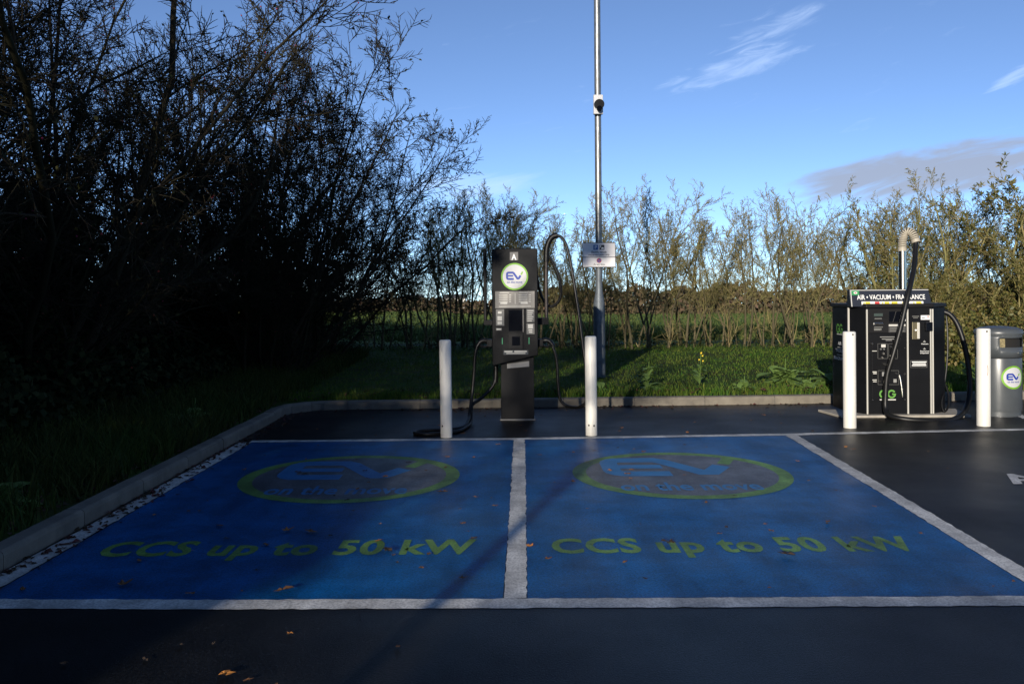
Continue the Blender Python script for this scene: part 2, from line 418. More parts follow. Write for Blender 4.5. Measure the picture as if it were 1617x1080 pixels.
def build_ground():
    # land: one sheet out to the horizon, left open where the tarmac lies
    xs = sorted(set(np.round(np.concatenate([np.linspace(-14,-2.9,24), np.linspace(-2.89,14,28), [-2600,-1200,-500,-220,-110,-60,-35,-22,20,30,45,70,120,240,520,1200,2600]]),3).tolist()))
    def row(f): return [(x, f(x)) for x in xs]
    lines = [row(lambda x: interp(BACK, max(x, -2.76)) + 0.11)]
    for t in (0.15,0.3,0.5,0.75,1): lines.append(row(lambda x, t=t: (interp(BACK, max(x,-2.76))+0.11)*(1-t) + 21.5*t))
    for yy in (24, 28, 34, 45, 60, 80, 110, 160, 240, 400, 700, 1300, 2400, 4000): lines.append(row(lambda x, yy=yy: yy))
    V = [(x, y, ground_z(x,y)) for ln in lines for x, y in ln]; n = len(xs)
    F = [(i*n+j, i*n+j+1, (i+1)*n+j+1, (i+1)*n+j) for i in range(len(lines)-1) for j in range(n-1)]
    verge_rows = 5
    mb = MB(); mb.v = V[:(verge_rows+1)*n]; mb.f = [f for f in F if max(f) < (verge_rows+1)*n]
    # the strip left of the car park
    ys = list(np.linspace(-26, interp(BACK,-2.76)+0.11, 40)); xl = [x for x in xs if x <= -2.88]
    b = len(mb.v); m = len(xl)
    mb.v += [(x, y, ground_z(x,y) if y < 11.2 else ground_z(x, y)) for y in ys for x in xl]
    mb.f += [(b+i*m+j, b+i*m+j+1, b+(i+1)*m+j+1, b+(i+1)*m+j) for i in range(len(ys)-1) for j in range(m-1)]
    struct(mb.build('grass_verge', M['soil'], smooth=True))
    mb = MB(); mb.v = V; mb.f = [f for f in F if max(f) >= (verge_rows+1)*n]
    used = sorted({i for f in mb.f for i in f}); mp = {o: k for k, o in enumerate(used)}
    mb.v = [V[i] for i in used]; mb.f = [tuple(mp[i] for i in f) for f in mb.f]
    struct(mb.build('field', M['field'], smooth=True))
    # tarmac
    bk = [p for p in BACK if p[0] > -2.7]
    poly = [(-3.0,-26), (40,-26), (40,14.6)] + [(x, y+0.05) for x, y in reversed(bk) if x < 40] + [(-2.3,11.26), (-3.0,11.2)]
    cp = struct(MB().add([(x,y,0) for x,y in poly], [tuple(range(len(poly)))]).build('car_park', M['asphalt']))
    return cp
car_park = build_ground()

def build_kerbs():
    k = struct(empty('kerb', (KX, 11.0, 0)))
    k.location = (0,0,0)
    rad = 0.55; yb = interp(BACK,-2.2)
    path = [(KX, y) for y in np.arange(-8, yb-rad, 0.25)] + [(KX+rad-rad*math.cos(R(a)), yb-rad+rad*math.sin(R(a))) for a in range(0,91,10)]
    x = KX+rad+0.1
    while x < 14: path.append((x, interp(BACK, x))); x += 0.25
    P = [Vector((a,b)) for a,b in path]; S = [0]
    for i in range(1,len(P)): S.append(S[-1] + (P[i]-P[i-1]).length)
    def at(s):
        i = int(np.searchsorted(S, s)) ; i = max(1, min(len(P)-1, i)); t = (s-S[i-1])/(S[i]-S[i-1])
        p = P[i-1].lerp(P[i], t); d = (P[i]-P[i-1]).normalized(); return p, Vector((-d.y, d.x))
    rnd = random.Random(3); s = 0.0; prof = [(0,-0.05),(0,0.075),(0.006,0.094),(0.022,0.104),(0.118,0.106),(0.125,0.10),(0.125,-0.05)]
    while s < S[-1]-1:
        Ls = 0.915 if abs(P[max(0,int(np.searchsorted(S,s))-1)].x-KX) < 0.02 or P[min(len(P)-1,int(np.searchsorted(S,s)))].x > KX+rad else 0.45
        e = min(s+Ls-0.009, S[-1]); n = 3; mb = MB(); dz = rnd.uniform(-0.004,0.004); dn = rnd.uniform(-0.003,0.003); vs = []
        for j in range(n+1):
            p, nr = at(s+(e-s)*j/n)
            for u, z in prof: q = p + nr*(u+dn); vs.append((q.x, q.y, z+dz))
        m = len(prof)
        fs = [(j*m+i, (j+1)*m+i, (j+1)*m+i+1, j*m+i+1) for j in range(n) for i in range(m-1)] + [tuple(range(m)), tuple(range(n*m+m-1, n*m-1, -1))]
        mb.add(vs, fs).build('kerb_stone', M['kerb'], k); s += Ls
    # turf in the rounded corner behind the kerb
    arc = [(KX+rad-(rad+0.10)*math.cos(R(a)), yb-rad+(rad+0.10)*math.sin(R(a))) for a in range(0,91,10)]
    cpoly = [(-3.1,yb-rad-0.1), (KX-0.10,yb-rad-0.1)] + arc + [(KX+rad+0.1,yb+0.2), (-3.1,yb+0.3)]
    struct(MB().add([(x,y,0.088) for x,y in cpoly], [tuple(range(len(cpoly)))]).build('verge_corner', M['soil']))
    # mortar bed seen in the joints
    mb = MB(); vs = []; Q = [at(t) for t in np.linspace(0, S[-1]-1, 160)]
    for p, nr in Q:
        for u, z in ((0.006,-0.05),(0.006,0.088),(0.118,0.092),(0.118,-0.05)): q = p+nr*u; vs.append((q.x,q.y,z))
    mb.add(vs, [(j*4+i,(j+1)*4+i,(j+1)*4+i+1,j*4+i+1) for j in range(len(Q)-1) for i in range(3)]).build('mortar_bed', M['mortar'], k)
build_kerbs()

def strip(name, pts, w, z, m, parent, rag=0.0, seed=0):
    """a painted line along pts with slightly uneven edges"""
    rnd = random.Random(seed); P = []
    for a, b in zip(pts, pts[1:]):
        a, b = Vector(a), Vector(b); n = max(1, int((b-a).length/0.05))
        P += [a.lerp(b, i/n) for i in range(n)]
    P.append(Vector(pts[-1])); vs = []
    for i, p in enumerate(P):
        d = (P[min(i+1,len(P)-1)]-P[max(i-1,0)]).normalized(); n = Vector((-d.y,d.x))
        a = p + n*(w/2+rnd.uniform(-rag,rag)); b = p - n*(w/2+rnd.uniform(-rag,rag)); vs += [(a.x,a.y,z),(b.x,b.y,z)]
    return MB().add(vs, [(2*i+1, 2*i+3, 2*i+2, 2*i) for i in range(len(P)-1)]).build(name, m, parent)

def build_markings():
    zl = 0.0026; W = M['white']
    near = [(-2.95,4.30), (-1.4,4.255), (0.0,4.245), (2.5,4.23), (5.5,4.20)]
    strip('white_line', near, 0.13, zl, W, car_park, 0.006, 1)
    strip('white_line', [(a, b) for a, b in FARL], 0.115, zl, W, car_park, 0.006, 2)
    strip('white_line', [(0.062,8.87), (0.035,6.5), (0.005,4.315)], 0.112, zl+0.0003, W, car_park, 0.006, 3)
    strip('white_line', [(-2.665,8.82), (-2.672,6.2), (-2.685,4.37)], 0.125, zl+0.0006, W, car_park, 0.006, 4)
    strip('white_line', [(2.835,9.02), (2.735,6.4), (2.64,4.30)], 0.115, zl+0.0003, W, car_park, 0.006, 5)
    strip('white_line', [(5.835,10.05), (5.93,10.5), (6.02,11.0)], 0.10, zl+0.0003, W, car_park, 0.006, 6)
    for side in (0, 1):
        if side == 0:
            poly = [(-2.61,4.325), (-0.055,4.31), (-0.02,6.5), (0.004,8.86), (-2.595,8.82)]
            cx, cy, tx0, tx1, ty = -1.312, 7.17, -2.40, -0.22, 5.03
        else:
            poly = [(0.065,4.31), (2.575,4.30), (2.675,6.4), (2.775,9.02), (0.12,8.87)]
            cx, cy, tx0, tx1, ty = 1.362, 7.22, 0.22, 2.33, 5.03
        bay = MB().add([(x,y,0.0015) for x,y in poly], [tuple(range(5))]).build('blue_bay', M['blue'], car_park)
        g = GROUND(0)
        disc('logo_ring', g, cx, cy, 0.878, M['lime'], bay, 0.0029, r_in=0.768, n=72, sy=1.03)
        disc('logo_disc', g, cx, cy, 0.768, M['greydisc'], bay, 0.0027, n=72, sy=1.03)
        ev_logo(g, cx-0.03, cy+0.26, 1.16, bay, M['logoblue'], M['lime'], 0.0036, depth=1.28, wy=-0.60, wh=0.19)
        text('lettering', 'CCS up to 50 kW', g, tx0, ty-0.085, tx1-tx0, 0.40, M['lime'], bay, bold=0.033, lift=0.0028, spacing=1.06)
    text('road_letter', 'A', GROUND(0), 3.79, 6.72, 0.36, 0.37, W, car_park, bold=0.02, lift=0.005)
build_markings()

# ------------------------------------------------------------------ trees
class Tree:
    """grows branching polylines; kept per level so that trunk and crown become separate parts"""
    def __init__(s, seed): s.r = np.random.RandomState(seed); s.b = []
    def branch(s, p, d, L, r0, lvl, C):
        rs = s.r; n = C['seg'][lvl]; pts = [p.copy()]; rad = [r0]; step = L/n
        d = d/np.linalg.norm(d); ds = [d]
        for i in range(n):
            d = d + rs.normal(0, C['wig'][lvl], 3) + np.array([0,0,C['up'][lvl]]) + C['wind']*C['windl'][lvl]
            d /= np.linalg.norm(d); p = p + d*step; pts.append(p.copy()); ds.append(d)
            rad.append(max(C['rmin'], r0*(1-0.72*(i+1)/n)))
        rad[-1] *= 0.5
        pts = np.array(pts); s.b.append((pts, np.array(rad), lvl))
        if lvl+1 >= len(C['seg']): return
        k = C['num'][lvl]; k = int(k*rs.uniform(0.75,1.25)+0.5)
        for j in range(k):
            t = C['t0'][lvl] + (1-C['t0'][lvl])*((j+rs.uniform(0,1))/k)
            f = t*n; i = min(int(f), n-1); q = pts[i] + (pts[i+1]-pts[i])*(f-i); dd = ds[i+1]
            v = rs.normal(0,1,3); v -= dd*v.dot(dd); v /= np.linalg.norm(v)+1e-6
            a = R(rs.uniform(*C['ang'][lvl])); nd = dd*math.cos(a) + v*math.sin(a)
            s.branch(q, nd, L*C['len'][lvl]*rs.uniform(0.6,1.15)*(1.0-0.45*t), max(C['rmin'], np.interp(f, range(n+1), rad)*C['rat'][lvl]), lvl+1, C)
    def twig_tips(s, lvl): return [(b[0], b[1]) for b in s.b if b[2] == lvl]

def tubes_mesh(branches, sides_of):
    V, F, base = [], [], 0; by = {}
    for pts, rad, lvl in branches: by.setdefault((len(pts), sides_of(lvl)), []).append((pts, rad))
    for (n, S), items in by.items():
        P = np.array([i[0] for i in items]); Rr = np.array([i[1] for i in items]); B = len(items)
        T = np.empty_like(P); T[:,1:-1] = P[:,2:]-P[:,:-2]; T[:,0] = P[:,1]-P[:,0]; T[:,-1] = P[:,-1]-P[:,-2]
        T /= np.linalg.norm(T, axis=2, keepdims=True)+1e-9
        ref = np.where(np.abs(T[:,:1,2:3]) > 0.8, np.array([[[1.,0,0]]]), np.array([[[0,0,1.]]]))
        U = np.cross(T, np.broadcast_to(ref, T.shape)); U /= np.linalg.norm(U, axis=2, keepdims=True)+1e-9
        W = np.cross(T, U); a = np.arange(S)*2*math.pi/S
        vv = P[:,:,None,:] + Rr[:,:,None,None]*(U[:,:,None,:]*np.cos(a)[None,None,:,None] + W[:,:,None,:]*np.sin(a)[None,None,:,None])
        V.append(vv.reshape(-1,3))
        bi = (np.arange(B)*n*S)[:,None,None]; ii = (np.arange(n-1)*S)[None,:,None]; kk = np.arange(S)[None,None,:]; k2 = (np.arange(S)+1)%S
        f = np.stack([bi+ii+kk, bi+ii+k2, bi+ii+S+k2, bi+ii+S+kk], -1).reshape(-1,4) + base
        F.append(f); base += B*n*S
    return np.concatenate(V), np.concatenate(F)

def leaf_arrays(rs, P, D, size, aspect, curl=0.25):
    """one folded four-point leaf at each P along D"""
    n = len(P); D = D + rs.normal(0,0.6,(n,3)); D /= np.linalg.norm(D,axis=1,keepdims=True)
    Q = rs.normal(0,1,(n,3)); Sd = np.cross(D,Q); Sd /= np.linalg.norm(Sd,axis=1,keepdims=True)+1e-9; Nn = np.cross(D,Sd)
    L = (size*rs.uniform(0.6,1.3,n))[:,None]
    v = np.stack([P, P+D*L*0.5+Sd*L*aspect*0.5+Nn*L*curl*0.3, P+D*L, P+D*L*0.5-Sd*L*aspect*0.5+Nn*L*curl*0.3], 1).reshape(-1,3)
    return v, np.arange(n*4).reshape(-1,4)

def tree_meshes(name, seed, C, stems, spread, H, r0, leaf=None, berries=0, suckers=0, mats=None, trunk_lv=1, lean=0.0):
    t = Tree(seed); rs = t.r
    for i in range(stems):
        a = 2*math.pi*(i+rs.uniform(-.3,.3))/stems; rr = spread[0]*math.sqrt(rs.uniform(0.05,1))
        p = np.array([rr*math.cos(a), rr*math.sin(a), -0.15]); tilt = spread[1]*math.sqrt(rs.uniform(0.02,1.2))
        d = np.array([math.cos(a)*tilt+lean, math.sin(a)*tilt, 1.0])
        t.branch(p, d, H*rs.uniform(0.78,1.02)/math.sqrt(1+0.25*tilt*tilt), r0*rs.uniform(0.55,1.1), 0, C)
    if suckers:
        for i in range(suckers):
            a = rs.uniform(0,2*math.pi); p = np.array([0.55*rs.uniform(-1,1), 0.35*rs.uniform(-1,1), -0.1])
            t.branch(p, np.array([0.5*math.cos(a),0.5*math.sin(a),1.0]), rs.uniform(0.7,1.7), 0.012, min(1, len(C['seg'])-2), C)
    tr = [b for b in t.b if b[2] < trunk_lv]; cr = [b for b in t.b if b[2] >= trunk_lv]
    v, f = tubes_mesh(tr, lambda l: 7 if l == 0 else 5); trunk = mesh_arrays(name+'_trunk', v, [(f,0)])
    trunk.materials.append(mats[0])
    v, f = tubes_mesh(cr, lambda l: 4 if l <= 1 else 3); groups = [(f,0)]; V = [v]; nb = len(v)
    tips = [b for b in t.b if b[2] >= len(C['seg'])-2]
    if leaf:
        n, size, asp, zr = leaf
        idx = rs.randint(0, len(tips), n); tt = rs.uniform(0.2,1,n)
        P = np.array([tips[i][0][min(len(tips[i][0])-2, int(u*(len(tips[i][0])-1)))] for i,u in zip(idx,tt)])
        Q = np.array([tips[i][0][min(len(tips[i][0])-1, int(u*(len(tips[i][0])-1))+1)] for i,u in zip(idx,tt)])
        P = P + (Q-P)*rs.uniform(0,1,(n,1)); keep = rs.uniform(0,1,n) < np.interp(P[:,2]/H, [0,0.5,1], zr)
        lv, lf = leaf_arrays(rs, P[keep], (Q-P)[keep]/(np.linalg.norm((Q-P)[keep],axis=1,keepdims=True)+1e-9), size, asp)
        V.append(lv); groups.append((lf+nb,1)); nb += len(lv)
    if berries:
        idx = rs.randint(0, len(tips), berries); P = np.array([tips[i][0][-1] for i in idx]) + rs.normal(0,0.015,(berries,3))
        o = np.array([[1,0,0],[-1,0,0],[0,1,0],[0,-1,0],[0,0,1],[0,0,-1]])*0.011
        bv = (P[:,None,:]+o[None]).reshape(-1,3); bf = np.array([[0,2,4],[2,1,4],[1,3,4],[3,0,4],[2,0,5],[1,2,5],[3,1,5],[0,3,5]])
        V.append(bv); groups.append(((bf[None]+(np.arange(berries)*6)[:,None,None]).reshape(-1,3)+nb, 2))
    crown = mesh_arrays(name+'_crown', np.concatenate(V), groups)
    for m in mats[1:]: crown.materials.append(m)
    trunk.polygons.foreach_set('use_smooth', [True]*len(trunk.polygons))
    return trunk, crown

def plant_tree(kind, meshes, x, y, scale, rz, label, cat, group, sz=None):
    o = empty(kind, (x, y, ground_z(x,y)), rz); o.scale = (scale, scale, sz or scale); tag(o, label, cat, group)
    for nm, me in zip(('trunk','crown'), meshes):
        c = bpy.data.objects.new(nm, me); COL.objects.link(c); c.parent = o
    return o

ORD = ['first','second','third','fourth','fifth','sixth','seventh','eighth','ninth','tenth','eleventh','twelfth','thirteenth','fourteenth','fifteenth','sixteenth',
       'seventeenth','eighteenth','nineteenth','twentieth','twenty-first','twenty-second','twenty-third','twenty-fourth','twenty-fifth','twenty-sixth']
def build_trees():
    # --- far hedge: tall bare hawthorns swept to the right
    C = dict(seg=[9,6,4,3], wig=[0.09,0.13,0.15,0.16], up=[0.05,0.10,0.07,0.03], wind=np.array([1.0,0.0,0.0]), windl=[0.008,0.02,0.03,0.03],
             num=[13,8,6], t0=[0.32,0.12,0.08], ang=[(22,52),(24,56),(26,62)], len=[0.38,0.46,0.52], rat=[0.42,0.5,0.6], rmin=0.0041)
    mats = [M['bark_o'], M['bark'], M['leaf_y'], M['berry']]
    var = [tree_meshes('hedge%d' % i, 20+i, C, st, (0.34,0.22), H, 0.034, leaf=(450,0.034,0.55,(0.3,0.5,0.4)), suckers=2, mats=mats)
           for i, (st, H) in enumerate([(5,3.7),(4,3.9),(6,3.4),(5,3.6),(4,3.2)])]
    rnd = random.Random(11)
    xs = [-2.9,-2.2,-1.5,-0.85,-0.1,0.55,1.15,1.9,2.6,3.15,3.8,4.4,5.1,5.7,6.25,6.95,7.6,8.2,8.9,9.6,10.3,11.1,11.9]
    hs = [0.92,0.98,1.0,1.03,0.96,0.92,0.88,0.90,1.04,1.0,0.92,0.88,0.92,0.96,0.97,0.93,1.02,0.96,0.9,0.9,0.95,1.0,1.0]
    for i, (x, h) in enumerate(zip(xs, hs)):
        y = 19.5 + rnd.uniform(-0.35,0.35)
        tail = 'in the far hedge behind the charging point' if x < 1 else ('in the far hedge left of the air machine' if x < 5.8 else 'in the far hedge behind the air machine')
        plant_tree('hawthorn_tree', var[(i*3+1) % 5], x, y, h*0.94*rnd.uniform(0.95,1.03), rnd.uniform(-0.5,0.5),
                   'slender bare hawthorn, %s from the left %s' % (ORD[i], tail), 'tree', 'hawthorns in the far hedge')
    for i, x in enumerate([-1.2,0.25,1.5,4.1,6.6,9.2]):
        plant_tree('hawthorn_tree', var[(i*2) % 5], x, 20.5 + rnd.uniform(-0.3,0.3), rnd.uniform(0.84,0.95), rnd.uniform(-0.5,0.5),
                   'bare hawthorn in the rear row of the far hedge, %s from the left' % ORD[i], 'tree', 'hawthorns in the far hedge')
    # --- left thicket: big dense thorn bushes
    C2 = dict(seg=[10,7,4,2], wig=[0.10,0.12,0.12,0.12], up=[0.0,0.03,0.03,0.0], wind=np.array([1.0,0.0,-0.15]), windl=[0.0,0.015,0.03,0.03],
              num=[17,11,8], t0=[0.10,0.10,0.1], ang=[(20,55),(24,58),(25,60)], len=[0.34,0.46,0.52], rat=[0.42,0.5,0.6], rmin=0.0046)
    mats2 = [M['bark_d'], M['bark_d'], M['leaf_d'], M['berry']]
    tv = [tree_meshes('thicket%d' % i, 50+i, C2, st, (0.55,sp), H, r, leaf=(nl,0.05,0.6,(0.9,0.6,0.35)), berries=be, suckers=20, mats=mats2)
          for i, (st, sp, H, r, nl, be) in enumerate([(17,0.62,6.2,0.036,7500,60),(12,0.62,7.0,0.055,6000,420),(13,0.75,6.2,0.044,6500,250)])]
    spots = [(-3.9,14.3,0,0.98,2.793,'broad rounded dark thorn bush at the back left corner, its twigs arching right'),
             (-3.7,16.6,0,0.8,0.9,'lower thorn bush at the right end of the left thicket, beside the far hedge'),
             (-6.3,16.8,2,1.0,2.1,'dark thorn tree behind the rounded bush at the far left corner'),
             (-6.9,12.6,1,1.0,1.2,'tall dark thorn tree left of the rounded corner bush'),
             (-5.35,9.9,1,0.98,4.0,'nearest big thorn tree with red berries above the left kerb'),
             (-8.0,9.6,2,1.1,5.0,'dark thorn tree deep in the thicket at the left picture edge'),
             (-6.1,6.8,2,1.05,0.2,'thorn tree at the left picture edge whose boughs reach in over the kerb'),
             (-9.6,13.8,0,1.1,3.0,'thorn bush farthest back in the left thicket, seen only through other twigs'),
             (-4.6,18.4,0,0.72,3.6,'smaller thorn bush joining the left thicket to the far hedge')]
    for x, y, v, s, rz, lab in spots: plant_tree('thorn_tree', tv[v], x, y, s, rz, lab, 'tree', 'thorn trees of the left thicket')
    # unseen trees further along the belt, placed and scaled to shade thicket, charger and left bay
    for i, (x, y, v, s, rz) in enumerate([(-7.4,2.6,1,1.0,1.0),(-8.9,-2.4,0,1.1,2.0),(-7.9,-8.0,1,1.08,3.3),(-11.6,-9.5,1,1.5,0.5),(-10.4,3.5,2,1.2,5.2),(-12.5,-3.5,1,1.5,2.9)]):
        plant_tree('thorn_tree', tv[v], x, y, s, rz, 'unseen thorn tree of the left belt beside the viewer, %s along' % ORD[i], 'tree', 'thorn trees of the left thicket')
    # --- leafy sallows on the right
    C3 = dict(seg=[8,6,4,3], wig=[0.10,0.14,0.18,0.2], up=[0.05,0.06,0.05,0.03], wind=np.array([1.0,0,0]), windl=[0,0.02,0.03,0.03],
              num=[12,8,5], t0=[0.12,0.12,0.1], ang=[(18,45),(22,55),(25,60)], len=[0.36,0.46,0.5], rat=[0.5,0.55,0.6], rmin=0.004)
    mats3 = [M['bark'], M['bark'], M['leaf_o'], M['berry']]
    sv = [tree_meshes('sallow%d' % i, 80+i, C3, st, (0.5,0.36), H, 0.04, leaf=(nl,0.085,0.30,(1,1,lt)), suckers=16, mats=mats3)
          for i, (st, H, nl, lt) in enumerate([(9,3.9,17000,0.8),(8,3.8,8000,0.3),(10,3.2,17000,0.9)])]
    for x, y, v, s, rz, lab in [(10.7,17.0,0,1.02,0.3,'tall olive leafy sallow at the right picture edge'),
                                (9.1,17.4,1,0.90,1.3,'half bare sallow with thin upright twigs behind the litter bin'),
                                (8.1,17.8,1,0.88,2.4,'half bare sallow rising behind the cream hose spring'),
                                (9.4,15.8,2,0.62,3.1,'low leafy olive sallow bush right behind the litter bin'),
                                (7.9,16.3,2,0.50,0.9,'low leafy olive bush between air machine and litter bin'),
                                (11.9,16.2,0,1.0,4.0,'olive leafy sallow cut by the right picture edge')]:
        plant_tree('sallow_bush', sv[v], x, y, s, rz, lab, 'bush', 'sallow bushes on the right')
    # --- dark evergreen understorey in the left thicket
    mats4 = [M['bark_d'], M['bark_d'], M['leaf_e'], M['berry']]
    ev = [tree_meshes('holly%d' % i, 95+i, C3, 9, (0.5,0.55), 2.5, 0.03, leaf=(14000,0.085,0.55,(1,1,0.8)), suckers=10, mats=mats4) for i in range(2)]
    for i, (x, y, s, lab) in enumerate([(-6.6,10.9,1.0,'dark evergreen bush low in the left thicket, nearest the kerb corner'),
                                        (-7.4,8.4,1.1,'dark evergreen bush low at the left picture edge'),
                                        (-6.0,13.4,1.05,'dark evergreen bush under the rounded corner thorn bush'),
                                        (-4.6,16.3,1.0,'dark evergreen bush farthest back under the corner thorn bush'),
                                        (-8.6,14.8,1.3,'large dark evergreen bush at the back of the left thicket'),
                                        (-9.2,11.2,1.2,'dark evergreen bush deep in the left thicket'),
                                        (-10.4,-5.5,3.2,'unseen tall evergreen added beside the viewer to block the sun'),  # this and the next two are unseen, added to block sunlight
                                        (-6.9,-0.6,1.5,'unseen low evergreen added beside the viewer to block the sun'),
                                        (-11.2,0.5,2.8,'unseen broad evergreen added beside the viewer to block the sun')]):
        plant_tree('evergreen_bush', ev[i % 2], x, y, s, i*1.3, lab, 'bush', 'evergreen bushes under the left thicket')
build_trees()

# ------------------------------------------------------------------ ground cover
def blades(name, rs, X, Y, hgt, w, m, lean=0.35, label=None):
    n = len(X); Z = np.array([ground_z(x,y) for x,y in zip(X,Y)]); P = np.stack([X,Y,Z-0.01],1)
    a = rs.uniform(0,2*math.pi,n); h = hgt*rs.uniform(0.45,1.25,n); l = h*lean*rs.uniform(0.2,1.4,n); b = rs.uniform(0,2*math.pi,n)
    sd = np.stack([np.cos(a),np.sin(a),np.zeros(n)],1)*(w*rs.uniform(0.6,1.3,n))[:,None]
    off = np.stack([np.cos(b)*l,np.sin(b)*l,np.zeros(n)],1); up = np.stack([np.zeros(n),np.zeros(n),h],1)
    v = np.stack([P-sd/2, P+sd/2, P+sd*0.35+off*0.35+up*0.6, P-sd*0.35+off*0.35+up*0.6, P+off+up],1).reshape(-1,3)
    k = (np.arange(n)*5)[:,None]
    return stuff(link(name, mesh_arrays(name, v, [(k+np.array([[0,1,2,3]]),0), (k+np.array([[3,2,4]]),0)]), m), label, 'grass')

def build_cover():
    rs = np.random.RandomState(5)
    def area(n, x0, x1, y0, y1): return rs.uniform(x0,x1,n), rs.uniform(y0,y1,n)
    X, Y = area(70000, -3.5, 11.5, 11.3, 20.5); pat = 0.5+0.5*np.sin(X*1.9+1.3*np.sin(Y*1.1))*np.sin(Y*1.7+1.1*np.sin(X*0.8)); k = (Y > np.interp(X, [p[0] for p in BACK], [p[1] for p in BACK])+0.12) & (rs.uniform(0,1,len(X)) < 0.35+0.75*pat)
    blades('verge_grass', rs, X[k], Y[k], 0.05, 0.010, M['grass'], 0.6, 'short mown grass of the verge behind the back kerb')
    X = rs.uniform(-3.5,9,11000); Y = np.interp(X, [p[0] for p in BACK], [p[1] for p in BACK])+0.13+np.abs(rs.normal(0,0.35,11000))
    k = (np.interp(X, np.linspace(-3.5,9,70), rs.uniform(0.15,1,70)) > rs.uniform(0,1,len(X)))
    blades('rough_grass', rs, X[k], Y[k], 0.12, 0.010, M['grass'], 0.5, 'longer ragged grass along the back kerb')
    X = KX-0.13-np.abs(rs.normal(0,1.3,42000)); Y = rs.uniform(1.5,18,42000)
    k = np.interp(Y*2.3+X*1.7, np.linspace(-20,45,120), rs.uniform(0.1,1,120)) > rs.uniform(0,1,len(X))
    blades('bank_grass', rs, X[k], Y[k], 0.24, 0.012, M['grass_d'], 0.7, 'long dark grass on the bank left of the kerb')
    # brambles and ivy filling the foot of the left thicket
    n = 42000; X = -4.2-np.abs(rs.normal(0,2.6,n)); Y = rs.uniform(2.5,19.5,n)
    hmax = (0.35+1.15*np.clip((-3.9-X)/2.0,0,1))*np.interp(Y*1.9+X*1.3, np.linspace(-30,45,90), rs.uniform(0.35,1.25,90))
    Z = np.array([ground_z(x,y) for x,y in zip(X,Y)])+hmax*rs.uniform(0,1,n)**0.7
    lv, lf = leaf_arrays(rs, np.stack([X,Y,Z],1), rs.normal(0,1,(n,3)), 0.085, 0.7)
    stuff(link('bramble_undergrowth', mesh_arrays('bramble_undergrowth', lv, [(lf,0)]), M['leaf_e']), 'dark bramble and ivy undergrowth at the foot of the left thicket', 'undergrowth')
    # tangle at the foot of the far hedge
    n = 4500; X = rs.uniform(-5,13,n); Y = 19.5+rs.normal(0,0.45,n); Z = 0.2+np.abs(rs.normal(0,0.2,n))
    lv, lf = leaf_arrays(rs, np.stack([X,Y,Z],1), rs.normal(0,1,(n,3)), 0.06, 0.55)
    stuff(link('hedge_bottom_growth', mesh_arrays('hedge_bottom_growth', lv, [(lf,0)]), M['leaf_d']), 'dim leafy growth at the foot of the far hedge', 'undergrowth')
    # reddish brambles in front of the right bushes
    n = 9000; X = rs.uniform(6.6,12.5,n); Y = 15.2+rs.normal(0,0.5,n); hm = 0.5+0.55*np.sin(X*1.7)**2
    Z = 0.2+hm*rs.uniform(0,1,n)
    lv, lf = leaf_arrays(rs, np.stack([X,Y,Z],1), rs.normal(0,1,(n,3)), 0.07, 0.6)
    stuff(link('right_brambles', mesh_arrays('right_brambles', lv, [(lf,0)]), M['leaf_o']), 'low brambles in front of the olive bushes behind the litter bin', 'undergrowth')
    # leaf litter: kerb foot, line beside the left kerb, verge edge
    def litter(name, X, Y, Z, size, label):
        n = len(X); a = rs.uniform(0,2*math.pi,n); s = size*rs.uniform(0.5,1.3,n); P = np.stack([X,Y,Z],1)
        d = np.stack([np.cos(a),np.sin(a),rs.normal(0,0.15,n)],1)*s[:,None]; e = np.stack([-np.sin(a),np.cos(a),rs.normal(0,0.15,n)],1)*(s*rs.uniform(0.35,0.8,n))[:,None]
        up = np.stack([np.zeros(n),np.zeros(n),s*rs.uniform(0.05,0.35,n)],1)
        v = np.stack([P-d*0.5, P-d*0.1-e*0.5+up, P+d*0.3-e*0.3+up*0.4, P+d*0.5, P+d*0.1+e*0.5+up*0.8, P-d*0.3+e*0.35+up*0.3],1).reshape(-1,3)
        k = (np.arange(n)*6)[:,None]
        stuff(link(name, mesh_arrays(name, v, [(k+np.array([[0,1,2,3]]),0),(k+np.array([[0,3,4,5]]),0)]), M['litter']), label, 'leaf litter')
    Y = rs.uniform(3.5,11,400); X = KX+0.015+np.abs(rs.normal(0,0.075,400))
    litter('kerb_leaf_litter', X, Y, np.full(400,0.006), 0.045, 'small dead leaves gathered along the foot of the left kerb')
    X = rs.uniform(-3,8,300); Y = np.interp(X,[p[0] for p in BACK],[p[1] for p in BACK])-0.01-np.abs(rs.normal(0,0.16,300))
    litter('back_kerb_leaf_litter', X, Y, np.full(300,0.006), 0.045, 'small dead leaves along the foot of the back kerb')
    X = rs.uniform(-3,8.5,420); Y = np.interp(X,[p[0] for p in BACK],[p[1] for p in BACK])+0.12+np.abs(rs.normal(0,0.35,420))
    litter('verge_leaf_litter', X, Y, np.full(420,0.14)+rs.uniform(-0.03,0.05,420), 0.06, 'brown fallen leaves caught in the rough grass behind the back kerb')
    X = KX-0.13-np.abs(rs.normal(0,0.35,500)); Y = rs.uniform(2,11.2,500)
    litter('bank_leaf_litter', X, Y, np.full(500,0.12), 0.06, 'dead leaves on the bank edge above the left kerb')
build_cover()

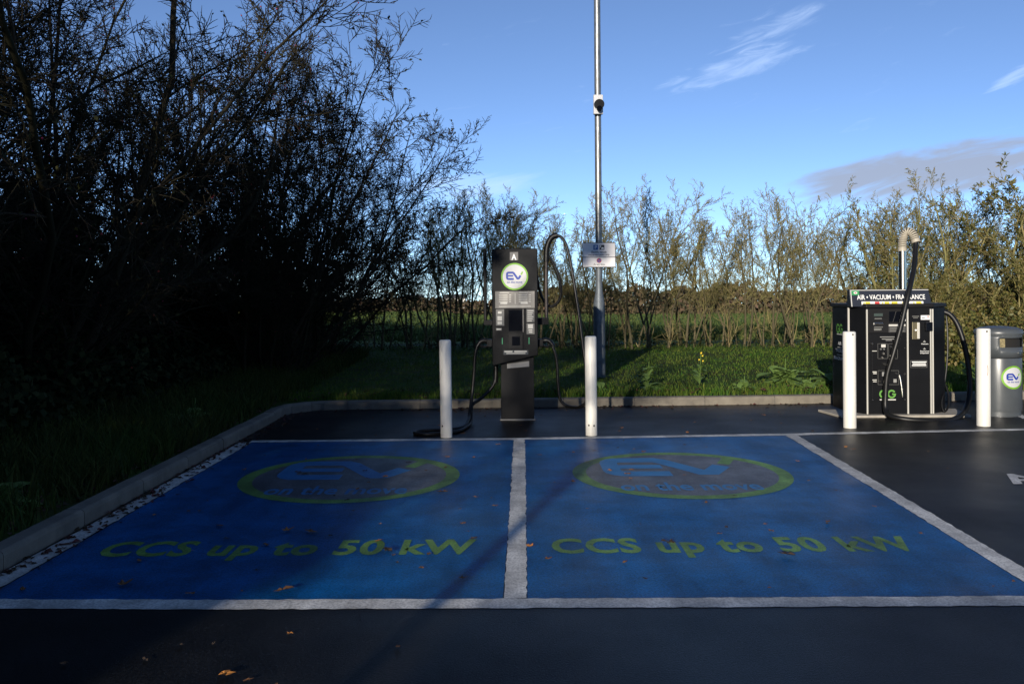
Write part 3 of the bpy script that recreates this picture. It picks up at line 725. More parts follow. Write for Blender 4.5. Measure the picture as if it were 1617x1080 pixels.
def build_weeds():
    rnd = random.Random(8); rs = np.random.RandomState(9)
    def weed(x, y, h, n, size, label, flower=False, up=0.5):
        size *= 1.55; n = int(n*1.5)
        o = empty('weed_plant', (x,y,ground_z(x,y)-0.01)); tag(o, label, 'weed', 'weeds in the verge')
        for i in range(n):
            a = rnd.uniform(0,2*math.pi); t = rnd.uniform(0.0,1); tall = h > 0.4
            z0 = h*t*(0.75 if tall else 0.25); L = size*rnd.uniform(0.45,1.25)*((1.1-0.6*t) if tall else 1.0); el = rnd.uniform(0.15,1.25)
            d = Vector((math.cos(a)*math.cos(el), math.sin(a)*math.cos(el), math.sin(el))); s = Vector((-math.sin(a), math.cos(a), 0)); c = Vector((rnd.uniform(-1,1)*(0.02 if tall else 0.12), rnd.uniform(-1,1)*(0.02 if tall else 0.10), z0))
            pts = []
            for u, w in ((0.02,0.02),(0.3,0.16),(0.6,0.23),(0.85,0.15),(1.0,0.0)):
                p = c + d*L*u + Vector((0,0,-0.45*L*u*u)); pts.append((p + s*w*L + Vector((0,0,0.05*L)), p, p - s*w*L + Vector((0,0,0.05*L))))
            mb = MB(); vs = [q for tr in pts for q in tr]
            mb.add(vs, [(3*j+k, 3*j+k+1, 3*j+k+4, 3*j+k+3) for j in range(4) for k in range(2)]).build('leaf', M['weed'], o)
        mb = MB(); mb.tube([(0,0,0),(0.01,0.0,h*0.5),(0.02,0.01,h)], 0.005, 5, 3); mb.build('stem', M['weed'], o)
        if flower:
            for i in range(5):
                cx, cy, cz = 0.02+rnd.uniform(-0.05,0.05), rnd.uniform(-0.03,0.03), h+rnd.uniform(-0.10,0.04); mb = MB()
                A = [2*math.pi*k/8 for k in range(8)]
                mb.add([(cx,cy,cz+0.006)] + [(cx+0.016*math.cos(a)*(1 if k%2 else 0.5), cy-0.004, cz+0.016*math.sin(a)*(1 if k%2 else 0.5)) for k,a in enumerate(A)], [(0,k+1,(k+1)%8+1) for k in range(8)])
                mb.build('flower', M['yellow'], o)
    weed(1.86,12.2,0.42,20,0.17,'tall leafy weed in the verge just right of the lamp post foot')
    weed(2.72,12.9,0.46,9,0.14,'yellow flowered weed in the verge right of the lamp post', True)
    weed(3.15,12.1,0.22,14,0.16,'low bright green weed at the kerb right of the yellow flowered weed')
    weed(4.05,13.2,0.36,26,0.24,'bushy broad leaved weed in the middle of the sunlit verge')
    weed(4.72,12.9,0.30,20,0.22,'pale broad leaved weed next to the middle weed clump')
    weed(4.1,12.25,0.18,14,0.16,'small low weed at the kerb below the bushy verge weed')
    weed(5.45,13.4,0.36,28,0.26,'largest broad leaved weed clump left of the air machine')
    weed(5.35,12.5,0.28,20,0.24,'broad leaved weed at the kerb left of the air machine')
    weed(5.95,14.6,0.75,16,0.2,'tall yellow flowered weed at the left edge of the air machine', True)
    weed(6.9,13.1,0.36,18,0.22,'broad leaved weed between air machine and litter bin')
    weed(8.0,14.2,0.6,14,0.2,'yellow flowered weed right of the litter bin', True)
    weed(1.1,12.0,0.2,10,0.14,'low dim weed left of the lamp post behind the kerb')
    weed(-3.35,9.3,0.3,14,0.18,'dim leafy weed on the bank by the left kerb')
    weed(-3.3,5.6,0.28,14,0.2,'dim leafy weed on the bank nearest the viewer')
build_weeds()

# ------------------------------------------------------------------ far things
def build_far():
    rs = np.random.RandomState(31)
    Y = 22.5 + 60*rs.uniform(0,1,45000)**1.3; X = rs.uniform(-0.75,0.85,45000)*Y + 1
    blades('field_crop', rs, X, Y, 0.20, 0.07, M['field_blade'], 0.5, 'green winter crop of the field beyond the hedge')
    def hedge(name, x0, x1, y, h, n, label):
        X = rs.uniform(x0,x1,n); prof = np.interp(X, np.linspace(x0,x1,60), h*rs.uniform(0.8,1.25,60))
        Yy = y+rs.normal(0,0.9,n); Z = np.array([ground_z(a,b) for a,b in zip(X,Yy)])+prof*rs.uniform(0,1,n)
        lv, lf = leaf_arrays(rs, np.stack([X,Yy,Z],1), rs.normal(0,1,(n,3)), 0.42, 0.8)
        o = link(name, mesh_arrays(name, lv, [(lf,0)]), M['farhedge']); return stuff(o, label, 'hedge')
    hedge('field_hedge', 0, 75, 82, 2.3, 26000, 'brown clipped hedge across the far side of the field')
    hedge('field_hedge', -60, 0, 90, 1.25, 12000, 'lower brown hedge across the field behind the charging point')
    hedge('distant_woodland', -260, 420, 330, 5.0, 9000, 'thin line of distant trees on the horizon')
    for x, w, lab in ((-13.0,4.6,'larger white farmhouse far across the field left of the charger'), (-22.5,3.2,'smaller white farm building far across the field')):
        y = 205; z = ground_z(x,y); o = tag(empty('farmhouse', (x,y,z)), lab, 'building')
        MB().box(-w/2,w/2,-3,3,-0.5,2.4).build('wall', M['farwhite'], o)
        MB().add([(-w/2-.3,-3.3,2.4),(w/2+.3,-3.3,2.4),(w/2+.3,3.3,2.4),(-w/2-.3,3.3,2.4),(-w/2-.3,0,3.3),(w/2+.3,0,3.3)], [(0,1,5,4),(2,3,4,5),(3,0,4),(1,2,5),(3,2,1,0)]).build('roof', M['farroof'], o)
        for k in (-0.28,0.28): MB().box(k*w-0.5,k*w+0.5,-3.05,-3.0,1.2,2.3).build('window', M['glass'], o)
build_far()

# ------------------------------------------------------------------ unseen buildings and post added behind the viewer to throw the foreground shade
def build_behind():
    o = tag(empty('added_shop', (-3.55,-8.2,0)), 'unseen low brick shop added behind the viewer to shade the foreground', 'building')  # out of view, added so its roofline shades the foreground
    MB().box(0,22,-9,0,0,2.3).build('wall', M['brick'], o)
    rf = MB().add([(-0.25,-9.3,2.3),(22.3,-9.3,2.3),(22.3,0.3,2.3),(-0.25,0.3,2.3),(-0.25,-9.3,2.58),(22.3,-9.3,2.58),(22.3,0.3,2.58),(-0.25,0.3,2.58)],
             [(3,2,1,0),(4,5,6,7),(0,1,5,4),(1,2,6,5),(2,3,7,6),(3,0,4,7)]).build('roof', M['rooftile'], o)
    up = MB().box(8.6,22,-9,-0.6,2.58,8.2).build('sky_block_storey', M['brick'], o); MB().box(8.4,22.2,-9.2,-0.4,8.2,8.4).build('parapet', M['rooftile'], up)  # tall block added out of view to cut sky light from behind right
    for x in (2.0,6.5,14.5):
        w = MB().box(x,x+3,0.0,0.04,0.9,2.2).build('window', M['upvc'], o); MB().box(x+.08,x+2.92,0.04,0.06,0.98,2.12).build('pane', M['glass'], w)
    d = MB().box(11,13,0.0,0.05,0.0,2.2).build('door', M['upvc'], o); MB().box(11.1,12.9,0.05,0.07,0.3,2.1).build('pane', M['glass'], d)
    o = tag(empty('added_post', (-2.52,-2.95,0)), 'unseen short grey post with a small board added behind the viewer for its shadow', 'sign post')  # unseen post, added to lay a thin shadow across the bays
    MB().lathe([(0.045,0.0),(0.045,2.3)], 20).build('post', M['galv_d'], o, auto=True)
    MB().box(-0.09,0.09,0.046,0.053,2.0,2.28).build('board', M['signface'], o)
    o = tag(empty('added_cabinet', (-6.85,-6.8,0)), 'unseen green cabinet added behind the viewer to shade the left bay', 'cabinet')  # unseen cabinet, added for the shadow edge on the left bay
    MB().box(-1.7,1.75,-1.4,1.2,0.0,2.72).build('housing', M['grp'], o, bevel=0.02)
    MB().box(-1.8,1.85,-1.5,1.3,2.72,2.9).build('roof', M['grp'], o, bevel=0.02)
    for x in (-0.8,0.05): d = MB().box(x,x+0.8,1.2,1.24,0.1,2.3).build('door', M['grp'], o); MB().box(x+.1,x+.7,1.24,1.26,1.7,2.1).build('vent', M['blackpaint'], d)
build_behind()

# ------------------------------------------------------------------ charging point
def build_charger():
    o = tag(empty('charging_station', (0.047,10.2,0)), 'black rapid charging station marked A with a round badge and cables', 'charger')
    # column
    MB().box(-0.182,0.20,0.02,0.30,0.012,0.98).build('column', M['darkgrey'], o, bevel=0.006)
    plates('column_panel', [(-0.155,0.06,0.17,0.56)], FRONT(0.018), M['darkgrey'], o, 0.0)
    MB().box(-0.195,0.213,0.005,0.32,0.0,0.014).build('base_plate', M['decal'], o, bevel=0.003)
    MB().add([(-0.11,0.018,0.592),(0.145,0.018,0.612),(0.145,0.018,0.685),(-0.11,0.018,0.655),(-0.11,-0.016,0.60),(0.145,-0.016,0.62),(0.145,-0.002,0.68),(-0.11,-0.002,0.65)],
             [(4,5,6,7),(0,4,7,3),(5,1,2,6),(7,6,2,3),(0,1,5,4)]).build('label_ledge', M['decal'], o)
    # head: rounded top, slanting bottom edge
    x0, x1, zt, r = -0.277, 0.248, 1.974, 0.035; poly = [(x0,0.634),(x1,0.752)]
    poly += [(x1-r+r*math.cos(R(a)), zt-r+r*math.sin(R(a))) for a in range(0,91,15)] + [(x0+r-r*math.sin(R(a)), zt-r+r*math.cos(R(a))) for a in range(0,91,15)]
    MB().prism_y(poly, -0.06, 0.30).build('head', M['blackpaint'], o, bevel=0.008)
    F = FRONT(-0.06)
    def px(x, y): return ((x-815)/137.3, (664-y)/137.3)
    def rect(xa, ya, xb, yb): a, b = px(xa,yb), px(xb,ya); return (a[0],a[1],b[0],b[1])
    # letter plate
    q = plates('letter_plate', [rect(805.5,398.5,818.5,411.5)], F, M['decal'], o, 0.0025)
    q.data.materials[0] = mat('letter_plate_grey', (0.13,0.125,0.12), 0.5)
    a = px(808,411); text('letter', 'A', F, a[0], a[1], 0.058, 0.068, M['print_w'], q, bold=0.03, lift=0.004)
    # round badge
    c = px(812.8,437); b = disc('badge', F, c[0], c[1], 0.136, M['badge_w'], o, 0.004)
    disc('badge_rim', F, c[0], c[1], 0.155, M['badge_g'], b, 0.005, r_in=0.136)
    ev_logo(F, c[0]-0.002, c[1]+0.008, 0.19, b, M['badge_b'], M['badge_g'], 0.006)
    # tariff panel with rows of small print
    t = plates('tariff_panel', [rect(782,460,844,486.5)], F, M['decal'], o, 0.0025)
    t.data.materials[0] = mat('tariff_grey', (0.20,0.19,0.175), 0.5, var=0.25, vscale=5)
    rows = [rect(789,461.5,804,462.6), rect(820,461.5,833,462.6), rect(813,463,813.7,480)]
    for k in range(4): y = 465.5+3.4*k; rows += [rect(788,y,801.5,y+1.2), rect(804,y,807,y+1.1), rect(819,y,832.5,y+1.2), rect(834.5,y,838,y+1.1)]
    rows += [rect(790,477.5,801,480), rect(822,477,833,480), rect(788,483.4,838,484.3)]
    plates('small_print', rows, F, M['print_g'], t, 0.004)
    # screen recess
    s = MB().box(*[v for v in (px(801,0)[0], px(826,0)[0])], -0.066,-0.0605, px(0,524.5)[1], px(0,488)[1]).build('screen_bezel', M['blackpaint'], o)
    plates('screen', [rect(803,489.5,824,522.5)], F, M['screen'], s, 0.0075)
    plates('bezel_edge', [rect(825,488,826.4,524)], F, M['print_g'], s, 0.0078).data.materials[0] = mat('bezel_edge_grey', (0.16,0.15,0.14), 0.4)
    # payment terminal
    tm = MB().box(px(802.5,0)[0], px(825,0)[0], -0.08,-0.0605, px(0,551)[1], px(0,525.5)[1]).build('payment_terminal', M['darkgrey'], o, bevel=0.003)
    plates('reader', [rect(808,531,820.5,545)], Frame((0,-0.08,0),(1,0,0),(0,0,1)), M['screen'], tm, 0.002)
    # side stickers
    for nm, rc, lines in (('instruction_sticker', (783,488,796,514), [rect(786,491.5,792,495), rect(785.5,499,792.5,506), rect(785.5,507.2,792.5,512)]),
                          ('notice_sticker', (831,488,843.5,508.5), [rect(832.5,490+3.2*k,842-1.3*(k%3),491.3+3.2*k) for k in range(6)]),
                          ('instruction_sticker', (831,510.5,843.5,527.5), [rect(833.3,512,841,518.5), rect(834,520,840,522), rect(834.5,523.3,840,525.2)]),
                          ('small_sticker', (783,517.5,792,521.5), [rect(784,518.5,791,520.5)])):
        st = plates(nm, [rect(*rc)], F, M['decal'], o, 0.0025); st.data.materials[0] = mat('sticker_grey', (0.13,0.13,0.125), 0.5)
        plates('small_print', lines, F, M['print_g'], st, 0.004)
    for xx in (792.6,834.6): plates('status_strip', [rect(xx-0.5,533,xx+0.7,543)], F, mat('status_green', (0.05,0.36,0.16), 0.4), o, 0.003)
    bp = plates('address_plate', [rect(794.5,552.5,833.5,559.5)], F, M['decal'], o, 0.0025); bp.data.materials[0] = mat('plate_dark', (0.04,0.05,0.06), 0.4)
    plates('small_print', [rect(796,553.4,808.5,555.6), rect(811.5,553.4,831,555.6), rect(799,556.8,829,558.2)], F, M['print_g'], bp, 0.004)
    for xx, yy in ((780,396),(846,396),(780,556),(846,556)): disc('bolt', F, *px(xx,yy), 0.007, M['darkgrey'], o, 0.002, n=8)
    # left cable post and bracket
    def p3(x, y, dy): a = px(x,y); return (a[0], dy, a[1])
    MB().tube([p3(765.5,513,0.17), p3(765.5,394,0.17)], 0.02, 12, 0).build('cable_post', M['darkgrey'], o, auto=True)
    MB().box(px(763,0)[0], x0+0.004, 0.12,0.22, px(0,514)[1], px(0,506)[1]).build('bracket', M['blackpaint'], o, bevel=0.004)
    # right cable post with rubber sleeve at its top
    MB().tube([p3(863.5,513,0.17), p3(863.5,440,0.17), p3(864,408,0.17)], 0.022, 12, 0).build('cable_post', mat('brown_steel_post', (0.05,0.042,0.04), 0.35, metal=0.5), o, auto=True)
    MB().box(x1-0.004, px(867,0)[0], 0.12,0.22, px(0,514)[1], px(0,503)[1]).build('bracket', M['blackpaint'], o, bevel=0.004)
    MB().tube([p3(863.8,413,0.17), p3(865,392,0.17), p3(869.5,379,0.165), p3(875.5,372.5,0.16), p3(882,371,0.155)], 0.034, 12, 5).build('cable_sleeve', M['rubber'], o, auto=True)
    # right cable
    MB().tube([p3(848,425,0.24), p3(851,448,0.26), p3(857,470,0.27), p3(867,484,0.26), p3(878,483,0.23), p3(887,468,0.20), p3(885,442,0.18), p3(876,418,0.175), p3(867,403,0.17)], 0.017, 10, 6).build('cable_loop', M['rubber'], o, auto=True)
    MB().tube([p3(880,371.5,0.158), p3(888,374,0.15), p3(896,388,0.13), p3(903,420,0.10), p3(909,460,0.06), p3(915,505,0.02), p3(921,560,-0.05), p3(927,610,-0.10), p3(925,630,-0.14), p3(914,641,-0.10), p3(902,643.5,0.0), p3(890,640,0.05), p3(883,629,0.06), p3(880.5,605,0.05), p3(879,575,0.04), p3(875,555,0.035), p3(869,543,0.05)], 0.0175, 10, 6).build('cable', M['rubber'], o, auto=True)
    for sgn, xa, xb in ((1, 849, 873), (-1, 777, 752)):
        h = MB().box(min(px(xa,0)[0],px(xa+sgn*9,0)[0]), max(px(xa,0)[0],px(xa+sgn*9,0)[0]), 0.02,0.14, px(0,548)[1], px(0,536)[1]).build('holster', M['blackpaint'], o, bevel=0.006)
        MB().tube([p3(xa+sgn*4,541,0.07), p3(xa+sgn*12,538,0.06), p3(xa+sgn*19,540,0.05), p3(xa+sgn*25,548,0.04)], lambda t: 0.032-0.010*t, 10, 4).build('plug', M['rubber'], h, auto=True)
        MB().tube([p3(xa+sgn*6,546,0.05), p3(xa+sgn*14,548,0.045), p3(xa+sgn*20,545,0.045)], 0.012, 8, 4).build('plug_handle', M['rubber'], h, auto=True)
    # left cables: from the plug to the ground coil, and from the head's underside
    g = lambda X, Y, z=0.02: (X-0.047, Y-10.2, z)
    MB().tube([p3(754,544,0.045), p3(749.5,560,0.04), p3(747,595,0.03), p3(744,625,0.0), p3(741,650,-0.15), g(-0.50,9.85,0.05), g(-0.56,9.55), g(-0.80,9.42), g(-0.98,9.36), g(-1.02,9.22), g(-0.88,9.13), g(-0.70,9.22), g(-0.56,9.36), g(-0.50,9.62), g(-0.47,9.95,0.03), p3(744,640,-0.02), p3(755,632,0.05), p3(768,621,0.08), p3(778,609,0.10), p3(782,592,0.12), p3(782,565,0.14)], 0.019, 10, 6).build('cable', M['rubber'], o, auto=True)
    MB().tube([p3(781,606,0.115), p3(782,590,0.12), p3(782,566,0.14)], 0.027, 10, 4).build('cable_sleeve', M['rubber'], o, auto=True)
build_charger()

# ------------------------------------------------------------------ bollards
def build_bollards():
    rust = mat('scuff_rust', (0.28,0.10,0.06), 0.8)
    for x, y, r, h, lean, lab, holes in (
        (-0.681,9.08,0.060,0.995,-0.008,'white steel bollard left of the charging station, half in shade',[(-0.6,0.12)]),
        (0.809,9.136,0.060,1.02,-0.003,'sunlit white steel bollard right of the charging station',[(0.35,0.105),(-0.5,0.11)]),
        (3.615,9.514,0.067,1.03,0.0,'sunlit white steel bollard in front of the air machine',[(0.2,1.0)]),
        (5.084,9.58,0.070,1.05,0.006,'sunlit white steel bollard in front of the litter bin',[(0.0,1.02)])):
        o = MB().lathe([(r,-0.02),(r,h-0.014),(r-0.004,h-0.005),(r-0.014,h)], 32).build('bollard', M['bollard'], None, auto=True)
        o.location = (x,y,0); o.rotation_euler = (0, lean, 0); tag(o, lab, 'bollard', 'white bollards')
        if x > 5:
            mb = MB(); P_ = [(0.06+0.10*math.sin(math.pi*k/8), 0.66-0.014*k) for k in range(9)]
            vs = [(r*1.02*math.sin(t+dd), -r*1.02*math.cos(t+dd), z) for t, z in P_ for dd in (-0.03,0.03)]
            mb.add(vs, [(2*k,2*k+2,2*k+3,2*k+1) for k in range(8)]).build('scuff_mark', rust, o)
        for s, z in holes:
            a = math.asin(s); mb = MB(); c = Vector((r*math.sin(a), -r*math.cos(a), z)); rt = Vector((math.cos(a), math.sin(a), 0)); n = Vector((math.sin(a),-math.cos(a),0))
            mb.add([c + n*0.0022 + rt*0.009*math.cos(t) + Vector((0,0,0.011*math.sin(t))) for t in [k*math.pi/5 for k in range(10)]], [tuple(range(10))]).build('bolt_hole', M['hole'], o)
build_bollards()

# ------------------------------------------------------------------ lamp post, camera and parking sign
def build_post():
    X, Y = 1.375, 14.0; zb = ground_z(X,Y)
    o = tag(empty('lamp_post', (X,Y,zb)), 'tall grey steel lamp post with a thicker painted foot', 'lamp post')
    MB().lathe([(0.092,-0.1),(0.092,1.12),(0.086,1.18),(0.056,1.36),(0.053,1.40)], 28).build('base_section', M['galv_d'], o, auto=True)
    mb = MB().lathe([(0.0525,1.38),(0.0525,3.6),(0.050,7.6)], 24); mb.build('shaft', M['galv'], o, auto=True)
    MB().lathe([(0.0555,1.40),(0.0555,1.95)], 24).build('painted_collar', M['galv_d'], o, auto=True)
    MB().box(-0.045,0.045,-0.095,-0.088,0.25,0.85).build('access_door', M['galv_d'], o, bevel=0.003)
    MB().tube([(0,0,7.55),(0,-0.05,7.75),(0,-0.3,7.85)], 0.035, 10, 4).build('bracket_arm', M['galv'], o, auto=True)
    MB().box(-0.13,0.13,-0.85,-0.25,7.80,7.90).build('lamp_head', M['galv'], o, bevel=0.03)
    zc = 1.5+(457-168)/100.0
    c = tag(empty('security_camera', (X-0.005,Y-0.06,zc)), 'white boxed black dome camera high on the lamp post', 'camera')
    MB().box(-0.073,0.073,-0.085,0.0,-0.15,0.15).build('housing', M['badge_w'], c, bevel=0.006)
    MB().box(-0.05,0.05,0.0,0.02,-0.16,0.16).build('mounting_plate', M['galv_d'], c)
    MB().tube([(0.008,-0.08,-0.005),(0.008,-0.17,-0.015)], 0.078, 24, 0).build('lens_hood', M['blackpaint'], c, auto=True)
    MB().tube([(0.006,-0.10,-0.06),(0.006,-0.19,-0.085)], 0.042, 20, 0).build('lens', M['screen'], c, auto=True)
    zs = 1.5-(403-457)/100.0
    s = tag(empty('parking_sign', (X-0.005,Y-0.075,zs)), 'pale rectangular recharging point sign fixed to the lamp post', 'sign')
    MB().box(-0.262,0.262,0.0,0.012,-0.195,0.195).build('plate', M['print_k'], s, bevel=0.004)
    F = Frame((0,0,0),(1,0,0),(0,0,1))
    plates('upper_panel', [(-0.253,-0.030,0.253,0.186)], F, M['signface'], s, 0.002)
    plates('lower_panel', [(-0.253,-0.186,0.253,-0.040)], F, M['signface'], s, 0.002)
    q = plates('parking_symbol', [(-0.088,0.080,-0.013,0.157)], F, M['badge_b'], s, 0.004); q.data.materials[0] = mat('sign_blue', (0.02,0.10,0.33), 0.45)
    text('parking_letter', 'P', F, -0.066, 0.093, 0.036, 0.052, M['print_w'], q, bold=0.02, lift=0.006)
    q = plates('charging_symbol', [(0.008,0.080,0.084,0.157)], F, M['print_k'], s, 0.004)
    plates('symbol_mark', [(0.034,0.094,0.078,0.108),(0.042,0.108,0.070,0.118),(0.015,0.125,0.032,0.148),(0.015,0.108,0.021,0.125)], F, M['print_w'], q, 0.006)
    text('sign_words', 'Electric vehicle', F, -0.118, 0.030, 0.236, 0.034, M['print_k'], s, bold=0.02, lift=0.004)
    text('sign_words', 'recharging point only', F, -0.165, -0.018, 0.33, 0.036, M['print_k'], s, bold=0.02, lift=0.004)
    d = disc('no_parking_symbol', F, 0.0, -0.088, 0.038, mat('sign_blue', (0.02,0.10,0.33), 0.45), s, 0.004, n=28)
    disc('symbol_ring', F, 0.0, -0.088, 0.038, M['red'], d, 0.006, r_in=0.029, n=28)
    mb = MB(); stroke(mb, F, [(-0.024,-0.064),(0.024,-0.112)], 0.009, 0.0055); mb.build('symbol_bar', M['red'], d)
    text('sign_words', 'At any time', F, -0.088, -0.168, 0.176, 0.034, M['print_k'], s, bold=0.02, lift=0.004)
    for zz in (0.12,-0.12): MB().lathe([(0.060,zz-0.012),(0.060,zz+0.012)], 20, 0.005, 0.075).build('clamp', M['galv'], s, auto=True)
build_post()

# ------------------------------------------------------------------ air and vacuum machine
def build_machine():
    X0, Y0 = 4.50, 10.31
    o = tag(empty('air_vacuum_machine', (X0,Y0,0)), 'black air, vacuum and fragrance machine with a white lettered header and hose', 'air machine')
    K = 136.0
    def lx(x): return (x-808.5)/K - X0
    def lz(y, x=1420): return 1.5-(y-(458-0.007*(x-808.5)))/K
    sl = MB().prism_z([(-0.80,0.44),(-0.72,-0.10),(0.78,-0.10),(0.86,0.44)], 0.0, 0.028).build('base_slab', M['slab'], o, bevel=0.004)
    H = 1.265; ch = 0.17
    xl, xr = lx(1369), lx(1472.5)
    foot = [(xl,0),(xr,0),(xr+ch+0.06,ch),(xr+ch+0.06,0.72),(xl-ch+0.03,0.72),(xl-ch+0.03,ch+0.02)]
    MB().prism_z(foot, 0.028, H).build('cabinet', M['blackpaint'], o, bevel=0.006)
    cap = [(xl-0.01,-0.018),(xr+0.01,-0.018),(xr+ch+0.078,ch-0.01),(xr+ch+0.078,0.74),(xl-ch+0.012,0.74),(xl-ch+0.012,ch+0.01)]
    MB().prism_z(cap, H, H+0.045).build('top_rim', M['darkgrey'], o, bevel=0.008)
    F = FRONT(0.0)
    def rect(xa, ya, xb, yb): return (lx(xa), lz(yb,xa), lx(xb), lz(ya,xa))
    # bright trim strips
    for xx, w in ((1369,0.0075),(1433.2,0.0085),(1469.5,0.007),(1472.8,0.0085)):
        a = lx(xx); MB().box(a-w, a+w, -0.012, 0.004, 0.03, H-0.02).build('trim_strip', M['strip'], o)
    a = xl-ch+0.03; MB().box(a-0.010, a+0.008, ch+0.006, ch+0.028, 0.04, H).build('trim_strip', M['strip'], o)
    # control panel
    MB().box(lx(1371.5), lx(1431.5), -0.006, 0.0, lz(651.5), lz(526.5)).build('lower_panel', M['blackpaint'], o, bevel=0.002)
    MB().box(lx(1371.5), lx(1431.5), -0.009, 0.0, lz(525.3), lz(488)).build('upper_panel', M['darkgrey'], o, bevel=0.002)
    inner = MB().box(lx(1376.5), lx(1430), -0.012, -0.006, lz(632), lz(542)).build('control_plate', M['blackpaint'], o, bevel=0.002)
    MB().box(lx(1371.5), lx(1431.5), -0.011, 0.0, lz(655), lz(652)).build('kick_strip', M['darkgrey'], o)
    F1 = FRONT(-0.009); F2 = FRONT(-0.012)
    plates('small_display', [rect(1380,495,1394,499.5)], F1, mat('lcd', (0.05,0.07,0.065), 0.3), o)
    plates('display_print', [rect(1381,502.5,1392.5,504), rect(1380,516,1394,517.3), rect(1380,518.5,1392,522)], F1, mat('dim_print', (0.14,0.14,0.13), 0.5), o)
    MB().box(lx(1379), lx(1394.5), -0.02, -0.009, lz(513.3), lz(509)).build('display_button', M['chrome'], o, bevel=0.006)
    disc('indicator', F1, lx(1391.5), lz(522), 0.014, M['chrome'], o, 0.003, n=14, sy=0.6)
    plates('glass_panel', [rect(1404,492,1429,508.5)], F1, M['screen'], o)
    plates('price_sticker', [rect(1423.5,492,1430,507)], F1, M['print_w'], o, 0.003)
    st = plates('instruction_label', [rect(1403,512,1430,525)], F1, mat('label_dark', (0.05,0.05,0.05), 0.5), o)
    plates('label_heading', [rect(1403.3,512.3,1429.7,515)], F1, M['print_g'], st, 0.003)
    plates('small_print', [rect(1405,517+2.6*k,1428-2*(k%2),518+2.6*k) for k in range(3)], F1, mat('dim_print', (0.14,0.14,0.13), 0.5), st, 0.003)
    plates('small_print', [rect(1389,531.6,1416,532.8), rect(1392,534.8,1414,536), rect(1398,537,1408,538)], F1, M['print_g'], o, 0.006).data.materials[0] = mat('dim_print2', (0.25,0.25,0.24), 0.5)
    def outline(xa, ya, xb, yb, w=0.4): return [rect(xa,ya,xb,ya+w), rect(xa,yb-w,xb,yb), rect(xa,ya,xa+w,yb), rect(xb-w,ya,xb,yb)]
    for bx in ((1385.5,542.5,1401,566.5),(1402.5,542.5,1417,566.5),(1385.5,585,1401,607.5),(1402.5,585,1418.5,607.5)):
        plates('button_frame', outline(*bx), F2, mat('dim_print', (0.14,0.14,0.13), 0.5), inner)
    plates('picture_label', [rect(1391,543.8,1398,548.5)], F2, M['print_g'], inner)
    plates('picture_label', [rect(1392,587.5,1396.5,594), rect(1410,598.5,1415,604)], F2, mat('dim_print2', (0.25,0.25,0.24), 0.5), inner)
    plates('small_print', [rect(1376.5,553.8,1384,554.8), rect(1377,586.5,1383.5,588), rect(1378,589,1383.5,590.5), rect(1376.7,599.3,1383.6,600.5), rect(1377.5,602,1383.5,603.2)], F2, M['print_g'], inner, 0.003)
    for bx, by, r in ((1376.5,542.5,.013),(1390,551,.011),(1395,551,.011),(1394,558,.014),(1392,564.3,.012),(1406.5,547.5,.012),(1410,559.5,.012),(1396,574.5,.016),(1414.5,589.5,.012),(1388,601.7,.013),(1413,547.5,.01)):
        y0 = -0.012; c = (lx(bx), lz(by)); MB().tube([(c[0],y0,c[1]),(c[0],y0-0.012,c[1])], r, 12, 0).build('button', M['chrome'] if r > .0115 else M['galv'], inner, auto=True)
    for bx, by in ((1376.8,631),(1428,631),(1428,590.5),(1428.3,549.5)): disc('screw', F2, lx(bx), lz(by), 0.009, M['chrome'], inner, 0.002, n=8)
    MB().tube([(lx(1418),-0.04,lz(592)),(lx(1420),-0.045,lz(605)),(lx(1422),-0.045,lz(620)),(lx(1422.5),-0.04,lz(626))], 0.008, 8, 4).build('air_nozzle', M['chrome'], o, auto=True)
    # green emblem: two round letters
    for cx in (1394,1407):
        mb = MB(); c = (lx(cx), lz(622)); rr = 0.040
        stroke(mb, F2, [(c[0]+rr*math.cos(R(t)), c[1]+rr*math.sin(R(t))) for t in range(32,361,14)] + [(c[0]+0.006,c[1])], 0.019, 0.003); mb.build('emblem_letter', mat('emblem_green', (0.11,0.30,0.05), 0.5), inner)
    plates('emblem_words', [rect(1388,630.2,1393.5,632), rect(1400.5,630.2,1413.5,632)], F2, M['print_g'], inner, 0.003)
    # coin side
    plates('coin_sticker', [rect(1454.5,498,1468.5,505)], F, M['print_w'], o, 0.003)
    plates('sticker_mark', [rect(1465,498.8,1467,501)], F, M['red'], o, 0.0045)
    plates('small_print', [rect(1441,499,1452,500.3), rect(1442.5,501.5,1450,502.6), rect(1456,501.8,1461,502.8)], F, mat('dim_print', (0.14,0.14,0.13), 0.5), o, 0.003)
    cm = MB().box(lx(1440.5), lx(1451.5), -0.012, 0.0, lz(536), lz(509)).build('coin_plate', mat('brass_plate', (0.24,0.21,0.13), 0.35, metal=0.7), o, bevel=0.002)
    MB().box(lx(1448), lx(1451.8), -0.02, -0.012, lz(535), lz(509.5)).build('coin_slot_trim', M['strip'], cm, bevel=0.002)
    MB().tube([(lx(1445.5),-0.012,lz(521.5)),(lx(1445.5),-0.022,lz(521.5))], 0.011, 12, 0).build('coin_button', M['print_w'], cm, auto=True)
    MB().box(lx(1460), lx(1471), -0.045, 0.0, lz(523), lz(509)).build('card_reader', M['screen'], o, bevel=0.006)
    for yy in (539.5,551): MB().add([F.at(lx(1460)-0.018,lz(yy)-0.008,0.003),F.at(lx(1460),lz(yy)-0.012,0.003),F.at(lx(1460)+0.018,lz(yy)-0.008,0.003),F.at(lx(1460),lz(yy)+0.014,0.003)],[(0,1,2,3)]).build('arrow_mark', mat('dim_print2', (0.25,0.25,0.24), 0.5), o)
    text('caption', 'Vacuum', F, lx(1454.8), lz(544.3), 0.083, 0.014, M['print_w'], o, bold=0.02, lift=0.003)
